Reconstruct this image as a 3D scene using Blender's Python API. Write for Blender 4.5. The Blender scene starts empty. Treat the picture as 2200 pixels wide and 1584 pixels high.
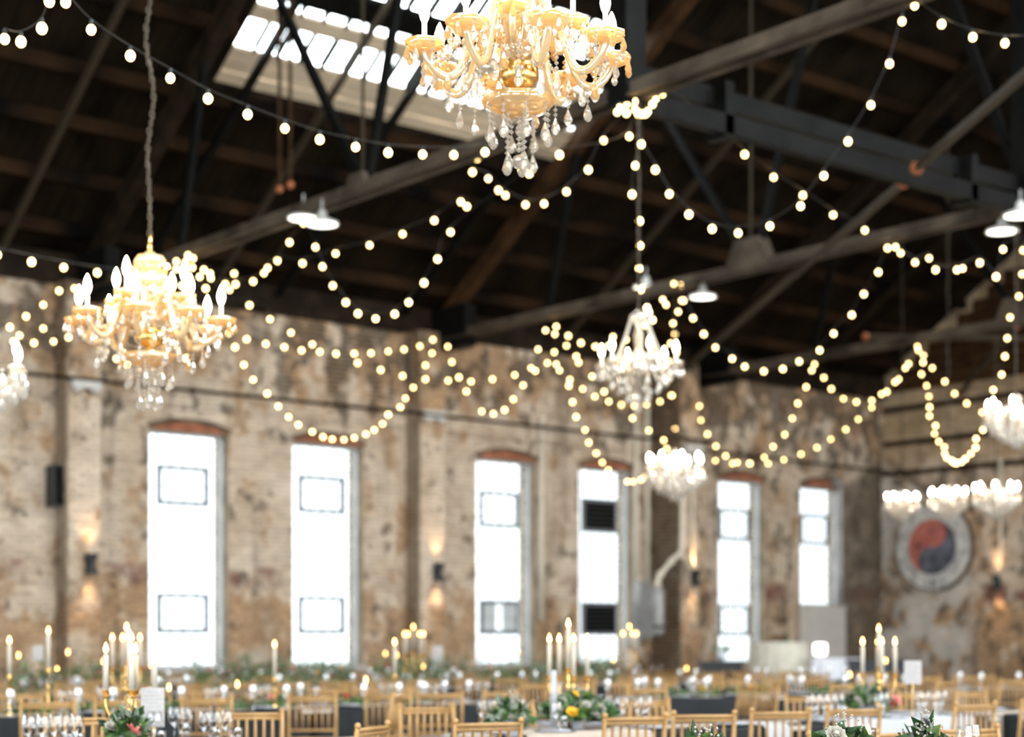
import bpy, math, random
from math import pi, sin, cos, radians, sqrt
from mathutils import Vector, Matrix, Quaternion

# ------------------------------------------------------------------ camera, sky, exposure
# room frame: +X runs along the windowed brick wall, +Y points to that wall, z up
scene = bpy.context.scene
FPX, HOR, YAW, EYE = 3700.0, 1385.0, radians(50.7), 1.33
cam_data = bpy.data.cameras.new('camera')
camera = bpy.data.objects.new('camera', cam_data)
scene.collection.objects.link(camera)
camera.location = (0, 0, EYE)
camera.rotation_euler = (pi / 2, 0, YAW - pi / 2)
cam_data.sensor_width = 36
cam_data.lens = 36 * FPX / 2200
cam_data.shift_y = (HOR - 792) / 2200
cam_data.clip_end = 300
cam_data.dof.use_dof = True
cam_data.dof.focus_distance = 6.6
cam_data.dof.aperture_fstop = 1.62
scene.camera = camera

WORLD_STRENGTH = 7.5
world = bpy.data.worlds.new('overcast_sky')
scene.world = world
world.use_nodes = True
wbg = world.node_tree.nodes['Background']
wbg.inputs[0].default_value = (0.93, 0.97, 1.0, 1)
wbg.inputs[1].default_value = WORLD_STRENGTH
scene.view_settings.view_transform = 'Standard'
scene.view_settings.look = 'None'
scene.view_settings.gamma = 1
scene.view_settings.use_curve_mapping = False
scene.view_settings.exposure = 1.15
cy = scene.cycles
cy.use_denoising = True
cy.max_bounces = 7
cy.diffuse_bounces = 3
cy.glossy_bounces = 3
cy.transmission_bounces = 4
cy.transparent_max_bounces = 12
cy.caustics_reflective = False
cy.caustics_refractive = False
cy.sample_clamp_indirect = 4.0
cy.sample_clamp_direct = 0.0

WALL_Y, END_X, BACK_X, RIGHT_Y = 23.7, 29.7, -10.0, -4.5
EAVE = 6.6
RIDGE_Y = 9.6
SLOPE = 0.65
def roof_z(y):
    return 7.05 + SLOPE * (WALL_Y - y) if y >= RIDGE_Y else 7.05 + SLOPE * (y - RIGHT_Y)

VIEW = Vector((cos(YAW), sin(YAW), 0)); RIGHT = Vector((sin(YAW), -cos(YAW), 0))
def ray(x, y):
    return RIGHT * ((x - 1100) / FPX) + VIEW + Vector((0, 0, (HOR - y) / FPX))
CP = Vector((0, 0, EYE))
def on_y(x, y, Y): d = ray(x, y); return CP + d * (Y / d.y)
def on_x(x, y, X): d = ray(x, y); return CP + d * (X / d.x)
def on_z(x, y, Z): d = ray(x, y); return CP + d * ((Z - EYE) / d.z)
def at_depth(x, y, D): return CP + ray(x, y) * D
def proj(p):
    p = Vector(p) - CP; z = p.dot(VIEW)
    return (1100 + FPX * p.dot(RIGHT) / z, HOR - FPX * p.z / z, z) if z > .1 else (-9e9, 0, z)

# ------------------------------------------------------------------ materials
def mat(name, col, rough=0.6, metal=0.0, trans=0.0, emit=None, es=0.0, noise=0.0, nscale=8.0, bump=0.0, alpha=1.0, coat=0.0, stretch=None):
    m = bpy.data.materials.new(name); m.use_nodes = True
    nt = m.node_tree; b = nt.nodes['Principled BSDF']
    b.inputs['Base Color'].default_value = (*col, 1)
    b.inputs['Roughness'].default_value = rough
    b.inputs['Metallic'].default_value = metal
    b.inputs['Transmission Weight'].default_value = trans
    b.inputs['Coat Weight'].default_value = coat
    if name in ('roof_boards', 'dark_timber', 'brown_timber', 'old_purlin', 'dark_steel', 'rod_steel', 'truss_steel'): b.inputs['Specular IOR Level'].default_value = .07
    if emit:
        b.inputs['Emission Color'].default_value = (*emit, 1); b.inputs['Emission Strength'].default_value = es
    if noise or bump:
        tc = nt.nodes.new('ShaderNodeTexCoord'); mp = nt.nodes.new('ShaderNodeMapping')
        nz = nt.nodes.new('ShaderNodeTexNoise'); nz.inputs['Scale'].default_value = nscale; nz.inputs['Detail'].default_value = 5
        nt.links.new(tc.outputs['Object'], mp.inputs['Vector']); nt.links.new(mp.outputs[0], nz.inputs['Vector'])
        if stretch: mp.inputs['Scale'].default_value = stretch
        if noise:
            mx = nt.nodes.new('ShaderNodeMix'); mx.data_type = 'RGBA'
            mx.inputs['A'].default_value = tuple(c * (1 - noise) for c in col) + (1,)
            mx.inputs['B'].default_value = tuple(min(1, c * (1 + noise)) for c in col) + (1,)
            rp = nt.nodes.new('ShaderNodeMapRange'); rp.inputs['From Min'].default_value = .35; rp.inputs['From Max'].default_value = .65
            nt.links.new(nz.outputs['Fac'], rp.inputs['Value']); nt.links.new(rp.outputs[0], mx.inputs['Factor'])
            nt.links.new(mx.outputs['Result'], b.inputs['Base Color'])
        if bump:
            bp = nt.nodes.new('ShaderNodeBump'); bp.inputs['Strength'].default_value = bump; bp.inputs['Distance'].default_value = .02
            nt.links.new(nz.outputs['Fac'], bp.inputs['Height']); nt.links.new(bp.outputs[0], b.inputs['Normal'])
    return m

def glass_mat(name, tint, gloss=0.12, rough=0.03, k=.8):
    m = bpy.data.materials.new(name); m.use_nodes = True; nt = m.node_tree
    nt.nodes.clear()
    out = nt.nodes.new('ShaderNodeOutputMaterial'); t = nt.nodes.new('ShaderNodeBsdfTransparent'); g = nt.nodes.new('ShaderNodeBsdfGlossy')
    t.inputs[0].default_value = (*tint, 1); g.inputs['Roughness'].default_value = rough
    fr = nt.nodes.new('ShaderNodeLayerWeight'); fr.inputs[0].default_value = .35
    ma = nt.nodes.new('ShaderNodeMath'); ma.operation = 'MULTIPLY_ADD'; ma.inputs[1].default_value = k; ma.inputs[2].default_value = gloss
    mx = nt.nodes.new('ShaderNodeMixShader')
    nt.links.new(fr.outputs['Facing'], ma.inputs[0]); nt.links.new(ma.outputs[0], mx.inputs[0])
    nt.links.new(t.outputs[0], mx.inputs[1]); nt.links.new(g.outputs[0], mx.inputs[2]); nt.links.new(mx.outputs[0], out.inputs[0])
    return m

def crystal_mat(name, col, a=.55, trl=.3, gl=.28):
    """cut glass read from afar: part clear, part scattering, glossy facets"""
    m = bpy.data.materials.new(name); m.use_nodes = True; nt = m.node_tree; nt.nodes.clear()
    N = nt.nodes.new; L = nt.links.new
    out = N('ShaderNodeOutputMaterial'); t = N('ShaderNodeBsdfTransparent'); d = N('ShaderNodeBsdfDiffuse'); tl = N('ShaderNodeBsdfTranslucent'); g = N('ShaderNodeBsdfGlossy')
    for n in (t, d, tl): n.inputs[0].default_value = (*col, 1)
    g.inputs[0].default_value = (1, .97, .92, 1); g.inputs['Roughness'].default_value = .07
    m1 = N('ShaderNodeMixShader'); m1.inputs[0].default_value = .5; L(d.outputs[0], m1.inputs[1]); L(tl.outputs[0], m1.inputs[2])
    m2 = N('ShaderNodeMixShader'); m2.inputs[0].default_value = a; L(t.outputs[0], m2.inputs[1]); L(m1.outputs[0], m2.inputs[2])
    m3 = N('ShaderNodeMixShader'); m3.inputs[0].default_value = gl; L(m2.outputs[0], m3.inputs[1]); L(g.outputs[0], m3.inputs[2])
    L(m3.outputs[0], out.inputs[0])
    return m

def brick_wall_mat(name, end=False):
    m = bpy.data.materials.new(name); m.use_nodes = True; nt = m.node_tree; b = nt.nodes['Principled BSDF']
    N = nt.nodes.new; L = nt.links.new
    b.inputs['Roughness'].default_value = .9
    geo = N('ShaderNodeNewGeometry'); sep = N('ShaderNodeSeparateXYZ'); L(geo.outputs['Position'], sep.inputs[0])
    def noise(scale, vec=(1, 1, 1), detail=4, off=0):
        mp = N('ShaderNodeMapping'); mp.inputs['Scale'].default_value = vec; mp.inputs['Location'].default_value = (off, off, off)
        L(geo.outputs['Position'], mp.inputs['Vector'])
        n = N('ShaderNodeTexNoise'); n.inputs['Scale'].default_value = scale; n.inputs['Detail'].default_value = detail
        n.inputs['Roughness'].default_value = .6
        L(mp.outputs[0], n.inputs['Vector']); return n.outputs['Fac']
    def rng(v, a, c, lo=0., hi=1.):
        r = N('ShaderNodeMapRange'); r.interpolation_type = 'SMOOTHSTEP'
        r.inputs['From Min'].default_value = a; r.inputs['From Max'].default_value = c
        r.inputs['To Min'].default_value = lo; r.inputs['To Max'].default_value = hi
        L(v, r.inputs['Value']); return r.outputs[0]
    def math_(op, a, c):
        n = N('ShaderNodeMath'); n.operation = op
        for i, v in enumerate((a, c)):
            if isinstance(v, (int, float)): n.inputs[i].default_value = v
            else: L(v, n.inputs[i])
        return n.outputs[0]
    def mix(f, a, c):
        n = N('ShaderNodeMix'); n.data_type = 'RGBA'
        if isinstance(f, (int, float)): n.inputs['Factor'].default_value = f
        else: L(f, n.inputs['Factor'])
        for k, v in (('A', a), ('B', c)):
            if isinstance(v, tuple): n.inputs[k].default_value = (*v, 1)
            else: L(v, n.inputs[k])
        return n.outputs['Result']
    z = sep.outputs['Z']
    wash = mix(rng(noise(1.1), .38, .62), (.49, .375, .275), (.62, .505, .395))
    brick = mix(rng(noise(9.0, (1, 1, 3), 3, 5), .35, .65), (.23, .11, .045), (.45, .265, .125))
    soot = (.055, .038, .024)
    # whitewash flaked off: few flakes at mid height, many near the roof and the floor
    n1 = noise(2.2, (1, 1, .7), 8, 11)
    hi_ = rng(z, 4.7, 6.2, 0, .16); lo_ = rng(z, 2.7, 1.7, 0, .16)
    f1 = rng(math_('ADD', math_('ADD', n1, hi_), lo_), (.49 if end else .53), (.62 if end else .68))
    col = mix(math_('MULTIPLY', f1, .85), wash, brick)
    # vertical dirt runs
    runs = rng(noise(1.6, (1, 1, .12), 5, 23), .52, .72)
    col = mix(math_('MULTIPLY', runs, .55), col, (.115, .075, .042))
    # soot spots
    n3 = noise(3.4, (1, 1, .8), 9, 37)
    n3 = math_('ADD', n3, rng(sep.outputs['X'], 19.5, 24, 0, .055))
    f3 = rng(math_('ADD', n3, rng(z, 4.7, 6.5, 0, .12)), .565, .66)
    col = mix(math_('MULTIPLY', f3, .8), col, soot)
    # remnant of a dark red band
    band = math_('MULTIPLY', rng(z, 2.15, 2.28), rng(z, 2.62, 2.5))
    fb = math_('MULTIPLY', band, rng(noise(1.3, (1, 1, .8), 6, 51), .47, .60))
    col = mix(math_('MULTIPLY', fb, .85), col, (.15, .045, .032))
    if end:
        # grey limewash kept below the outline of a roof that once leaned on this wall
        y = sep.outputs['Y']
        line = math_('ADD', math_('MULTIPLY', y, .75), -12.35)          # roof outline height
        below = rng(math_('SUBTRACT', line, z), .0, .12)
        right = rng(y, 21.0, 21.8)
        patch = math_('MULTIPLY', math_('MULTIPLY', below, right), rng(noise(1.6, (1, 1, 1), 9, 63), .43, .54))
        col = mix(math_('MULTIPLY', patch, .75), col, (.60, .57, .53))
        edge = math_('MULTIPLY', rng(math_('ABSOLUTE', math_('SUBTRACT', line, z), 0), .16, .05), right)
        col = mix(math_('MULTIPLY', edge, .75), col, soot)
        up = rng(z, 5.0, 5.3)
        col = mix(math_('MULTIPLY', up, .6), col, mix(rng(noise(1.5, (.4, .4, 3), 4, 71), .4, .6), (.36, .25, .14), (.50, .37, .23)))
    else:
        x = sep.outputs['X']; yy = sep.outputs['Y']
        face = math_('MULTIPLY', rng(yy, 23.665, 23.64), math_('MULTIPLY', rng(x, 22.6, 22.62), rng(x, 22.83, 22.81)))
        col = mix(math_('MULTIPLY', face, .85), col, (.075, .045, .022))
        for xa, xb in ((10.6, 10.79), (16.9, 17.085)):  # side faces of the two left pilasters: shade mixed into the wall colour
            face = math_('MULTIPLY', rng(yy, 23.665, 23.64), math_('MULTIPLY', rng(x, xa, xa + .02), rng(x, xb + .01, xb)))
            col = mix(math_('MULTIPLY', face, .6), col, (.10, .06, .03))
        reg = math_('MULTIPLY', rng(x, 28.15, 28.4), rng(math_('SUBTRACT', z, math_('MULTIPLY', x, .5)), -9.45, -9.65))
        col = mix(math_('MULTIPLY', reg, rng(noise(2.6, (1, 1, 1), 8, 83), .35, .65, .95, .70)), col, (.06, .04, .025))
    at = N('ShaderNodeAttribute'); at.attribute_name = 'tone'
    v = N('ShaderNodeHueSaturation'); L(col, v.inputs['Color'])
    tv = rng(at.outputs['Fac'], 0, 1, (1.02 if end else .88), (1.28 if end else 1.10)); L(tv, v.inputs['Value'])
    L(v.outputs[0], b.inputs['Base Color'])
    bp = N('ShaderNodeBump'); bp.inputs['Strength'].default_value = .5; bp.inputs['Distance'].default_value = .02
    L(noise(14, (1, 1, 1), 6, 3), bp.inputs['Height']); L(bp.outputs[0], b.inputs['Normal'])
    return m

M = dict(
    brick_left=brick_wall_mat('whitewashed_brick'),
    brick_end=brick_wall_mat('whitewashed_brick_end', True),
    redbrick=mat('red_brick', (.30, .10, .05), .9, noise=.5, nscale=3),
    mortar=mat('mortar', (.34, .26, .18), .95, noise=.3, nscale=3),
    arch=mat('arch_brick', (.12, .08, .05), .9, noise=.5, nscale=4),
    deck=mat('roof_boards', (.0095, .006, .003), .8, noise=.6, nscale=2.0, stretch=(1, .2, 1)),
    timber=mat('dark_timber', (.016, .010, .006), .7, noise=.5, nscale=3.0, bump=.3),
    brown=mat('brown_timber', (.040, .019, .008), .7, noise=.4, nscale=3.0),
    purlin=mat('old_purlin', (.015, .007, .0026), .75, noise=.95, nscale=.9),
    steel=mat('truss_steel', (.075, .058, .042), .6, .1, noise=.6, nscale=1.5),
    darksteel=mat('dark_steel', (.005, .0048, .0042), .6, .1, noise=.3, nscale=4),
    rod=mat('rod_steel', (.045, .034, .022), .6, .1),
    rust=mat('rusty_iron', (.30, .09, .03), .8),
    tan=mat('skylight_boards', (.60, .48, .34), .8, noise=.2, nscale=6, stretch=(.3, 4, 1)),
    concrete=mat('concrete_floor', (.16, .14, .125), .6, noise=.2, nscale=.6),
    plaster=mat('grey_plaster', (.50, .46, .42), .8, noise=.08, nscale=3),
    frame=mat('pale_window_steel', (.55, .57, .58), .5, noise=.1, nscale=3),
    greyframe=mat('grey_hopper_steel', (.16, .17, .19), .5, .3),
    black=mat('black_paint', (.012, .014, .016), .5),
    whitepaint=mat('white_paint', (.5, .48, .45), .45),
    conduit=mat('painted_conduit', (.70, .62, .50), .5),
    galv=mat('galvanised_steel', (.33, .32, .31), .4, .3, noise=.1),
    pane=glass_mat('window_glass', (.98, 1, 1), .04),
    obscured=glass_mat('obscured_window_glass', (.435, .45, .455), .02),
    wineglass=glass_mat('clear_glass', (.96, .97, .98), .08, .05, .5),
    farglass=glass_mat('far_clear_glass', (.96, .97, .98), .34, .04, .7),
    lounge=mat('lounge_white', (.72, .72, .76), .9),
    amber=crystal_mat('amber_glass', (1.0, .80, .47), .86),
    amber2=crystal_mat('amber_cut_glass', (1.0, .70, .32), .75),
    crystal=crystal_mat('cut_crystal', (1.0, .95, .88), .34, .3, .36),
    crystal2=crystal_mat('bright_cut_crystal', (1.0, .96, .90), .92),
    gold=mat('gold_metal', (.80, .50, .17), .25, 1.0),
    chain=mat('chain_metal', (.07, .055, .04), .45, .6),
    sleeve=mat('candle_sleeve', (.95, .90, .80), .4),
    chairgold=mat('gold_painted_wood', (.42, .235, .085), .42, .05, noise=.15, nscale=12),
    cushion=mat('white_cushion', (.42, .42, .46), .9),
    blackcloth=mat('black_linen', (.012, .014, .017), .9, noise=.2, nscale=9),
    runner=mat('pale_runner', (.44, .355, .295), .9, noise=.08, nscale=9),
    whitecloth=mat('white_linen', (.43, .43, .46), .9, noise=.05, nscale=6),
    creamcloth=mat('cream_linen', (.66, .61, .51), .9, noise=.06, nscale=6),
    porcelain=mat('white_porcelain', (.42, .42, .43), .25),
    paper=mat('white_card', (.46, .43, .425), .7, noise=.06, nscale=40),
    ink=mat('grey_ink', (.35, .34, .35), .8),
    wax=mat('ivory_wax', (.52, .46, .38), .5),
    wick=mat('wick', (.02, .02, .02), .9),
    leaf=mat('green_leaf', (.035, .10, .022), .55, noise=.7, nscale=7),
    leafl=mat('light_green_leaf', (.11, .20, .045), .55, noise=.5, nscale=7),
    sage=mat('sage_leaf', (.24, .28, .21), .7, noise=.3, nscale=7),
    red=mat('red_petal', (.55, .03, .03), .6), pink=mat('pink_petal', (.80, .30, .27), .6),
    yellow=mat('yellow_petal', (.90, .55, .04), .6), white=mat('white_petal', (.44, .40, .34), .7),
    signwhite=mat('sign_white', (.46, .44, .41), .8, noise=.35, nscale=5),
    signred=mat('sign_red', (.40, .115, .085), .8, noise=.25, nscale=4),
    signblack=mat('sign_black', (.085, .085, .11), .8, noise=.6, nscale=4),
    signrim=mat('sign_rim', (.10, .055, .03), .8),
    candle_bulb=mat('candle_bulb_lit', (1, .9, .7), .3, emit=(1.0, .74, .40), es=34),
    white_bulb=mat('clear_bulb_lit', (1, .9, .8), .3, emit=(1.0, .86, .66), es=48),
    festoon=mat('festoon_bulb_lit', (1, .9, .7), .3, emit=(1.0, .66, .24), es=5.6),
    flame=mat('candle_flame', (1, .8, .4), .3, emit=(1.0, .50, .13), es=9),
    lamp=mat('lamp_lit', (1, 1, 1), .3, emit=(1.0, .93, .80), es=2.2),
    warm=mat('sconce_lens_lit', (1, .8, .5), .3, emit=(1.0, .62, .28), es=6),
    white_lamp=mat('lounge_lamp_lit', (1, 1, 1), .5, emit=(1, .96, .9), es=2.2),
)

# ------------------------------------------------------------------ mesh builder
class MB:
    def __init__(s): s.v = []; s.f = []; s.t = None
    def add(s, vs, fs, T=None):
        k = len(s.v)
        s.v += [tuple(T @ Vector(p)) if T else tuple(p) for p in vs]
        s.f += [tuple(i + k for i in f) for f in fs]; return s
    def box(s, lo, hi, T=None):
        (a, b, c), (d, e, f) = lo, hi
        return s.add([(a,b,c),(d,b,c),(d,e,c),(a,e,c),(a,b,f),(d,b,f),(d,e,f),(a,e,f)],
                     [(0,3,2,1),(4,5,6,7),(0,1,5,4),(1,2,6,5),(2,3,7,6),(3,0,4,7)], T)
    def beam(s, p, q, w, h, up=(0, 0, 1)):
        p = Vector(p); q = Vector(q); d = (q - p).normalized(); u = Vector(up)
        if abs(d.dot(u)) > .97: u = Vector((1, 0, 0))
        sd = d.cross(u).normalized(); u = sd.cross(d).normalized()
        sd *= w / 2; u *= h / 2
        return s.add([p - sd - u, p + sd - u, p + sd + u, p - sd + u, q - sd - u, q + sd - u, q + sd + u, q - sd + u],
                     [(3,2,1,0),(4,5,6,7),(0,1,5,4),(1,2,6,5),(2,3,7,6),(3,0,4,7)])
    def tube(s, pts, r, n=6, cap=True, T=None):
        pts = [Vector(p) for p in pts]; k = len(pts); vs = []; fs = []
        prev = None
        for i, p in enumerate(pts):
            d = (pts[min(i + 1, k - 1)] - pts[max(i - 1, 0)]).normalized()
            if prev is None:
                a = Vector((0, 0, 1)) if abs(d.z) < .9 else Vector((1, 0, 0))
                u = d.cross(a).normalized()
            else:
                u = (prev - d * prev.dot(d)).normalized()
            prev = u; w = d.cross(u); rr = r[i] if isinstance(r, (list, tuple)) else r
            for j in range(n):
                t = 2 * pi * j / n; vs.append(p + (u * cos(t) + w * sin(t)) * rr)
        for i in range(k - 1):
            for j in range(n):
                fs.append((i*n+j, i*n+(j+1)%n, (i+1)*n+(j+1)%n, (i+1)*n+j))
        if cap: fs += [tuple(range(n))[::-1], tuple((k-1)*n + j for j in range(n))]
        return s.add(vs, fs, T)
    def lathe(s, prof, n=10, T=None, wob=0):
        vs = []; fs = []; k = len(prof)
        for r, z in prof:
            for j in range(n):
                t = 2 * pi * j / n; rr = r * (1 + wob * cos(6 * t)); vs.append((rr * cos(t), rr * sin(t), z))
        for i in range(k - 1):
            for j in range(n): fs.append((i*n+j, i*n+(j+1)%n, (i+1)*n+(j+1)%n, (i+1)*n+j))
        return s.add(vs, fs, T)
    def ball(s, c, r, n=8, m=5, sz=1.0):
        prof = [(max(.001, sin(pi * i / m)) * r, -cos(pi * i / m) * r * sz) for i in range(m + 1)]
        return s.lathe(prof, n, Matrix.Translation(c))
    def quad(s, a, b, c, d): return s.add([a, b, c, d], [(0, 1, 2, 3)])
    def mesh(s, name, m, smooth=False):
        me = bpy.data.meshes.new(name); me.from_pydata(s.v, [], s.f)
        if s.t:
            at = me.attributes.new('tone', 'FLOAT', 'FACE'); at.data.foreach_set('value', s.t)
        for x in (m if isinstance(m, (list, tuple)) else [m]): me.materials.append(M[x])
        if smooth: me.polygons.foreach_set('use_smooth', [True] * len(me.polygons))
        me.update(); return me

COL = scene.collection.objects
def inst(me, name, parent=None, loc=(0, 0, 0), rot=(0, 0, 0), sc=None, label=None):
    o = bpy.data.objects.new(name, me); COL.link(o)
    o.location = loc; o.rotation_euler = rot
    if sc: o.scale = sc if isinstance(sc, (tuple, list)) else (sc, sc, sc)
    if parent: o.parent = parent
    if label: o['label'] = label
    return o
def part(mb, name, m, parent=None, smooth=False, **k): return inst(mb.mesh(name, m, smooth), name, parent, **k)
def tag(o, label, cat, group=None, kind=None):
    o['label'] = label; o['category'] = cat
    if group: o['group'] = group
    if kind: o['kind'] = kind
    return o
def thing(name, label, cat, loc=(0, 0, 0), rz=0, group=None):
    o = bpy.data.objects.new(name, None); COL.link(o); o.location = loc; o.rotation_euler = (0, 0, rz)
    o.empty_display_size = .1
    return tag(o, label, cat, group)
def struct(mb, name, m, parent=None, **k):
    o = part(mb, name, m, parent, **k)
    if not parent: o['kind'] = 'structure'
    return o
def spline(pts, n=4):
    pts = [Vector(p) for p in pts]; out = []
    if len(pts) < 3: return pts
    for i in range(len(pts) - 1):
        a = pts[max(i-1, 0)]; b = pts[i]; c = pts[i+1]; d = pts[min(i+2, len(pts)-1)]
        for k in range(n):
            t = k / n
            out.append(.5 * ((2*b) + (c-a)*t + (2*a-5*b+4*c-d)*t*t + (3*b-a-3*c+d)*t**3))
    return out + [pts[-1]]
ORD = ['first','second','third','fourth','fifth','sixth','seventh','eighth','ninth','tenth','eleventh','twelfth','thirteenth','fourteenth','fifteenth','sixteenth',
       'seventeenth','eighteenth','nineteenth','twentieth','twenty-first','twenty-second','twenty-third','twenty-fourth','twenty-fifth','twenty-sixth','twenty-seventh','twenty-eighth','twenty-ninth','thirtieth']
rnd = random.Random(7)

TENS = {2: 'twenty', 3: 'thirty', 4: 'forty'}
def ORDN(k):
    return ORD[k-1] if k <= 30 else TENS[k // 10] + '-' + ORD[k % 10 - 1] if k % 10 else {40: 'fortieth'}.get(k, 'last')
# ------------------------------------------------------------------ shell
struct(MB().box((BACK_X - .5, RIGHT_Y - .5, -.2), (END_X + .5, WALL_Y + .5, 0)), 'floor', 'concrete')

WIN_X = [.17, 2.72, 6.57, 9.12, 12.97, 15.52, 19.27, 21.67, 25.32, 27.75]      # window centres, a pair in each bay
WW, SILL, HEAD, WT = 1.36, .98, 4.59, .45
def window_wall(y0, y1, name, xs, mat_='mortar'):
    """solid wall between y0 and y1 with rectangular openings"""
    mb = MB(); x = BACK_X - .4
    for c in xs:
        mb.box((x, y0, 0), (c - WW/2, y1, EAVE)); x = c + WW/2
        s = 2.15 if (name == 'wall_left' and c > 27) else SILL
        mb.box((c - WW/2, y0, 0), (x, y1, s)); mb.box((c - WW/2, y0, HEAD), (x, y1, EAVE))
    mb.box((x, y0, 0), (END_X + .4, y1, EAVE))
    return struct(mb, name, mat_)
wall_left = window_wall(WALL_Y, WALL_Y + WT, 'wall_left', WIN_X)
# the far side: tall glazed doors added for even daylight, unseen (behind the camera)
DOORS = [-5.5, .5, 6.5, 12.5, 18.5, 24.5]
mb = MB(); x = BACK_X - .4
for c in DOORS:
    mb.box((x, RIGHT_Y - .4, 0), (c - 2.1, RIGHT_Y, EAVE)); x = c + 2.1
    mb.box((c - 2.1, RIGHT_Y - .4, 4.9), (x, RIGHT_Y, EAVE)); mb.box((c - 2.1, RIGHT_Y - .4, 0), (x, RIGHT_Y, .35))
mb.box((x, RIGHT_Y - .4, 0), (END_X + .4, RIGHT_Y, EAVE))
wall_right = struct(mb, 'wall_right', 'mortar')
def gable(x0, x1, name, hole=None):
    mb = MB(); a = (RIGHT_Y - .4, WALL_Y + .4)
    zt = roof_z(RIDGE_Y)
    if hole is None:
        mb.box((x0, a[0], 0), (x1, a[1], EAVE))
    else:
        y = a[0]
        for c in hole:
            mb.box((x0, y, 0), (x1, c - 2.1, EAVE)); y = c + 2.1
            mb.box((x0, c - 2.1, 4.9), (x1, y, EAVE)); mb.box((x0, c - 2.1, 0), (x1, y, .35))
        mb.box((x0, y, 0), (x1, a[1], EAVE))
    P = [(a[0], EAVE), (a[1], EAVE), (a[1], roof_z(WALL_Y)), (RIDGE_Y, zt), (a[0], roof_z(RIGHT_Y))]
    vs = [(x0, y, z) for y, z in P] + [(x1, y, z) for y, z in P]
    n = 5; mb.add(vs, [tuple(range(n))[::-1], tuple(range(n, 2*n))] + [(i, (i+1) % n, n+(i+1) % n, n+i) for i in range(n)])
    return struct(mb, name, 'mortar')
wall_end = gable(END_X, END_X + .4, 'wall_end')
wall_back = gable(BACK_X - .4, BACK_X, 'wall_back', [0, 6, 12, 18])

def brick_field(u0, u1, z0, z1, holes, place, name, m, parent, seed, plane_top=None):
    """every brick a little block of its own, running bond, a few millimetres proud and uneven"""
    r = random.Random(seed); mb = MB(); mb.t = []
    bw, bh = .215, .075; row = 0; z = z0
    while z < z1:
        u = u0 - (bw / 2 if row % 2 else 0)
        while u < u1:
            a, b = max(u, u0), min(u + bw, u1); zt = min(z + bh, z1)
            segs = [(a, b)]
            for h0, h1, g0, g1 in holes:
                if z + bh > g0 and z < g1:
                    ns = []
                    for p, q in segs:
                        if q <= h0 or p >= h1: ns.append((p, q)); continue
                        if p < h0: ns.append((p, h0))
                        if q > h1: ns.append((h1, q))
                    segs = ns
            for p, q in segs:
                if q - p < .03: continue
                if plane_top and z + bh > plane_top((p + q) / 2): continue
                d = r.uniform(.004, .018); g = .005
                k = len(mb.v)
                mb.v += [place(p+g, z+g, 0), place(q-g, z+g, 0), place(q-g, zt-g, 0), place(p+g, zt-g, 0),
                         place(p+g, z+g, d), place(q-g, z+g, d), place(q-g, zt-g, d), place(p+g, zt-g, d)]
                mb.f += [(k+4,k+5,k+6,k+7), (k,k+1,k+5,k+4), (k+1,k+2,k+6,k+5), (k+2,k+3,k+7,k+6), (k+3,k,k+4,k+7)]
                mb.t += [r.random()] * 5
            u += bw
        z += bh; row += 1
    o = part(mb, name, m, parent); o['kind'] = 'stuff'; return o
holes = [(c - WW/2, c + WW/2, 2.15 if c > 27 else SILL, HEAD) for c in WIN_X]
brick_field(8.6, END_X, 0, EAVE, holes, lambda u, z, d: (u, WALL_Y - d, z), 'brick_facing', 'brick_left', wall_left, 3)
brick_field(17.5, WALL_Y, 0, 9.9, [], lambda u, z, d: (END_X - d, u, z), 'brick_facing', 'brick_end', wall_end, 4, lambda y: roof_z(y) - .05)

# pilasters under the trusses: (x centre, width, depth)
PIL = [(4.6, .55, .4), (11.03, .53, .4), (17.33, .53, .4), (23.04, .5, .8)]
for i, (c, w, d) in enumerate(PIL):
    y = WALL_Y - d
    p = struct(MB().box((c - w/2, y, 0), (c + w/2, WALL_Y, EAVE)), 'pilaster', 'mortar', wall_left)
    if c > 8:
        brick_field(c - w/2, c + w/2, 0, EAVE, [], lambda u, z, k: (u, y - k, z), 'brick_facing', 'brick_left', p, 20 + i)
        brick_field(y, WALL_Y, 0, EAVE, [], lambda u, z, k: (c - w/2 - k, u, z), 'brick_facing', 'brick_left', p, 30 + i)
# corner pier of the end wall
# windows
def pane_bars(w, h, hop):
    """grid of slender glazing bars, cells of one glass block, leaving out the hoppers"""
    mb = MB(); t = .011; nx = 6; nz = round(h / .2)
    for i in range(1, nx):
        mb.box((-w/2 + w*i/nx - t/2, -.012, 0), (-w/2 + w*i/nx + t/2, .012, h))
    for k in range(1, nz): mb.box((-w/2, -.012, h*k/nz - t/2), (w/2, .012, h*k/nz + t/2))
    return mb
def hopper(parent, x0, x1, z0, z1, y, fill):
    mb = MB(); t = .05
    mb.box((x0, y-.04, z0), (x1, y+.04, z0+t*1.4)).box((x0, y-.04, z1-t*1.4), (x1, y+.04, z1)).box((x0, y-.03, z0), (x0+t, y+.03, z1)).box((x1-t, y-.03, z0), (x1, y+.03, z1))
    o = part(mb, 'hopper_frame', 'greyframe', parent)
    if fill == 'dark': 
        part(MB().box((x0+t, y-.02, z0+t), (x1-t, y+.0, z1-t)), 'vent_panel', 'black', o)
        lv = MB()
        for k in range(6):
            z = z0 + t + (z1 - z0 - 2*t) * (k + .5) / 6; lv.beam((x0+t, y-.04, z), (x1-t, y-.04, z), .012, .06, (0, .5, 1))
        part(lv, 'louvre', 'darksteel', o)
    elif fill == 'screen':
        for a, b in ((x0+t, x0 + (x1-x0)*.42), (x0 + (x1-x0)*.58, x1-t)):
            part(MB().box((a, y-.012, z0+t), (b, y+.012, z1-t)), 'mesh_screen', 'frame', o)
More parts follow.
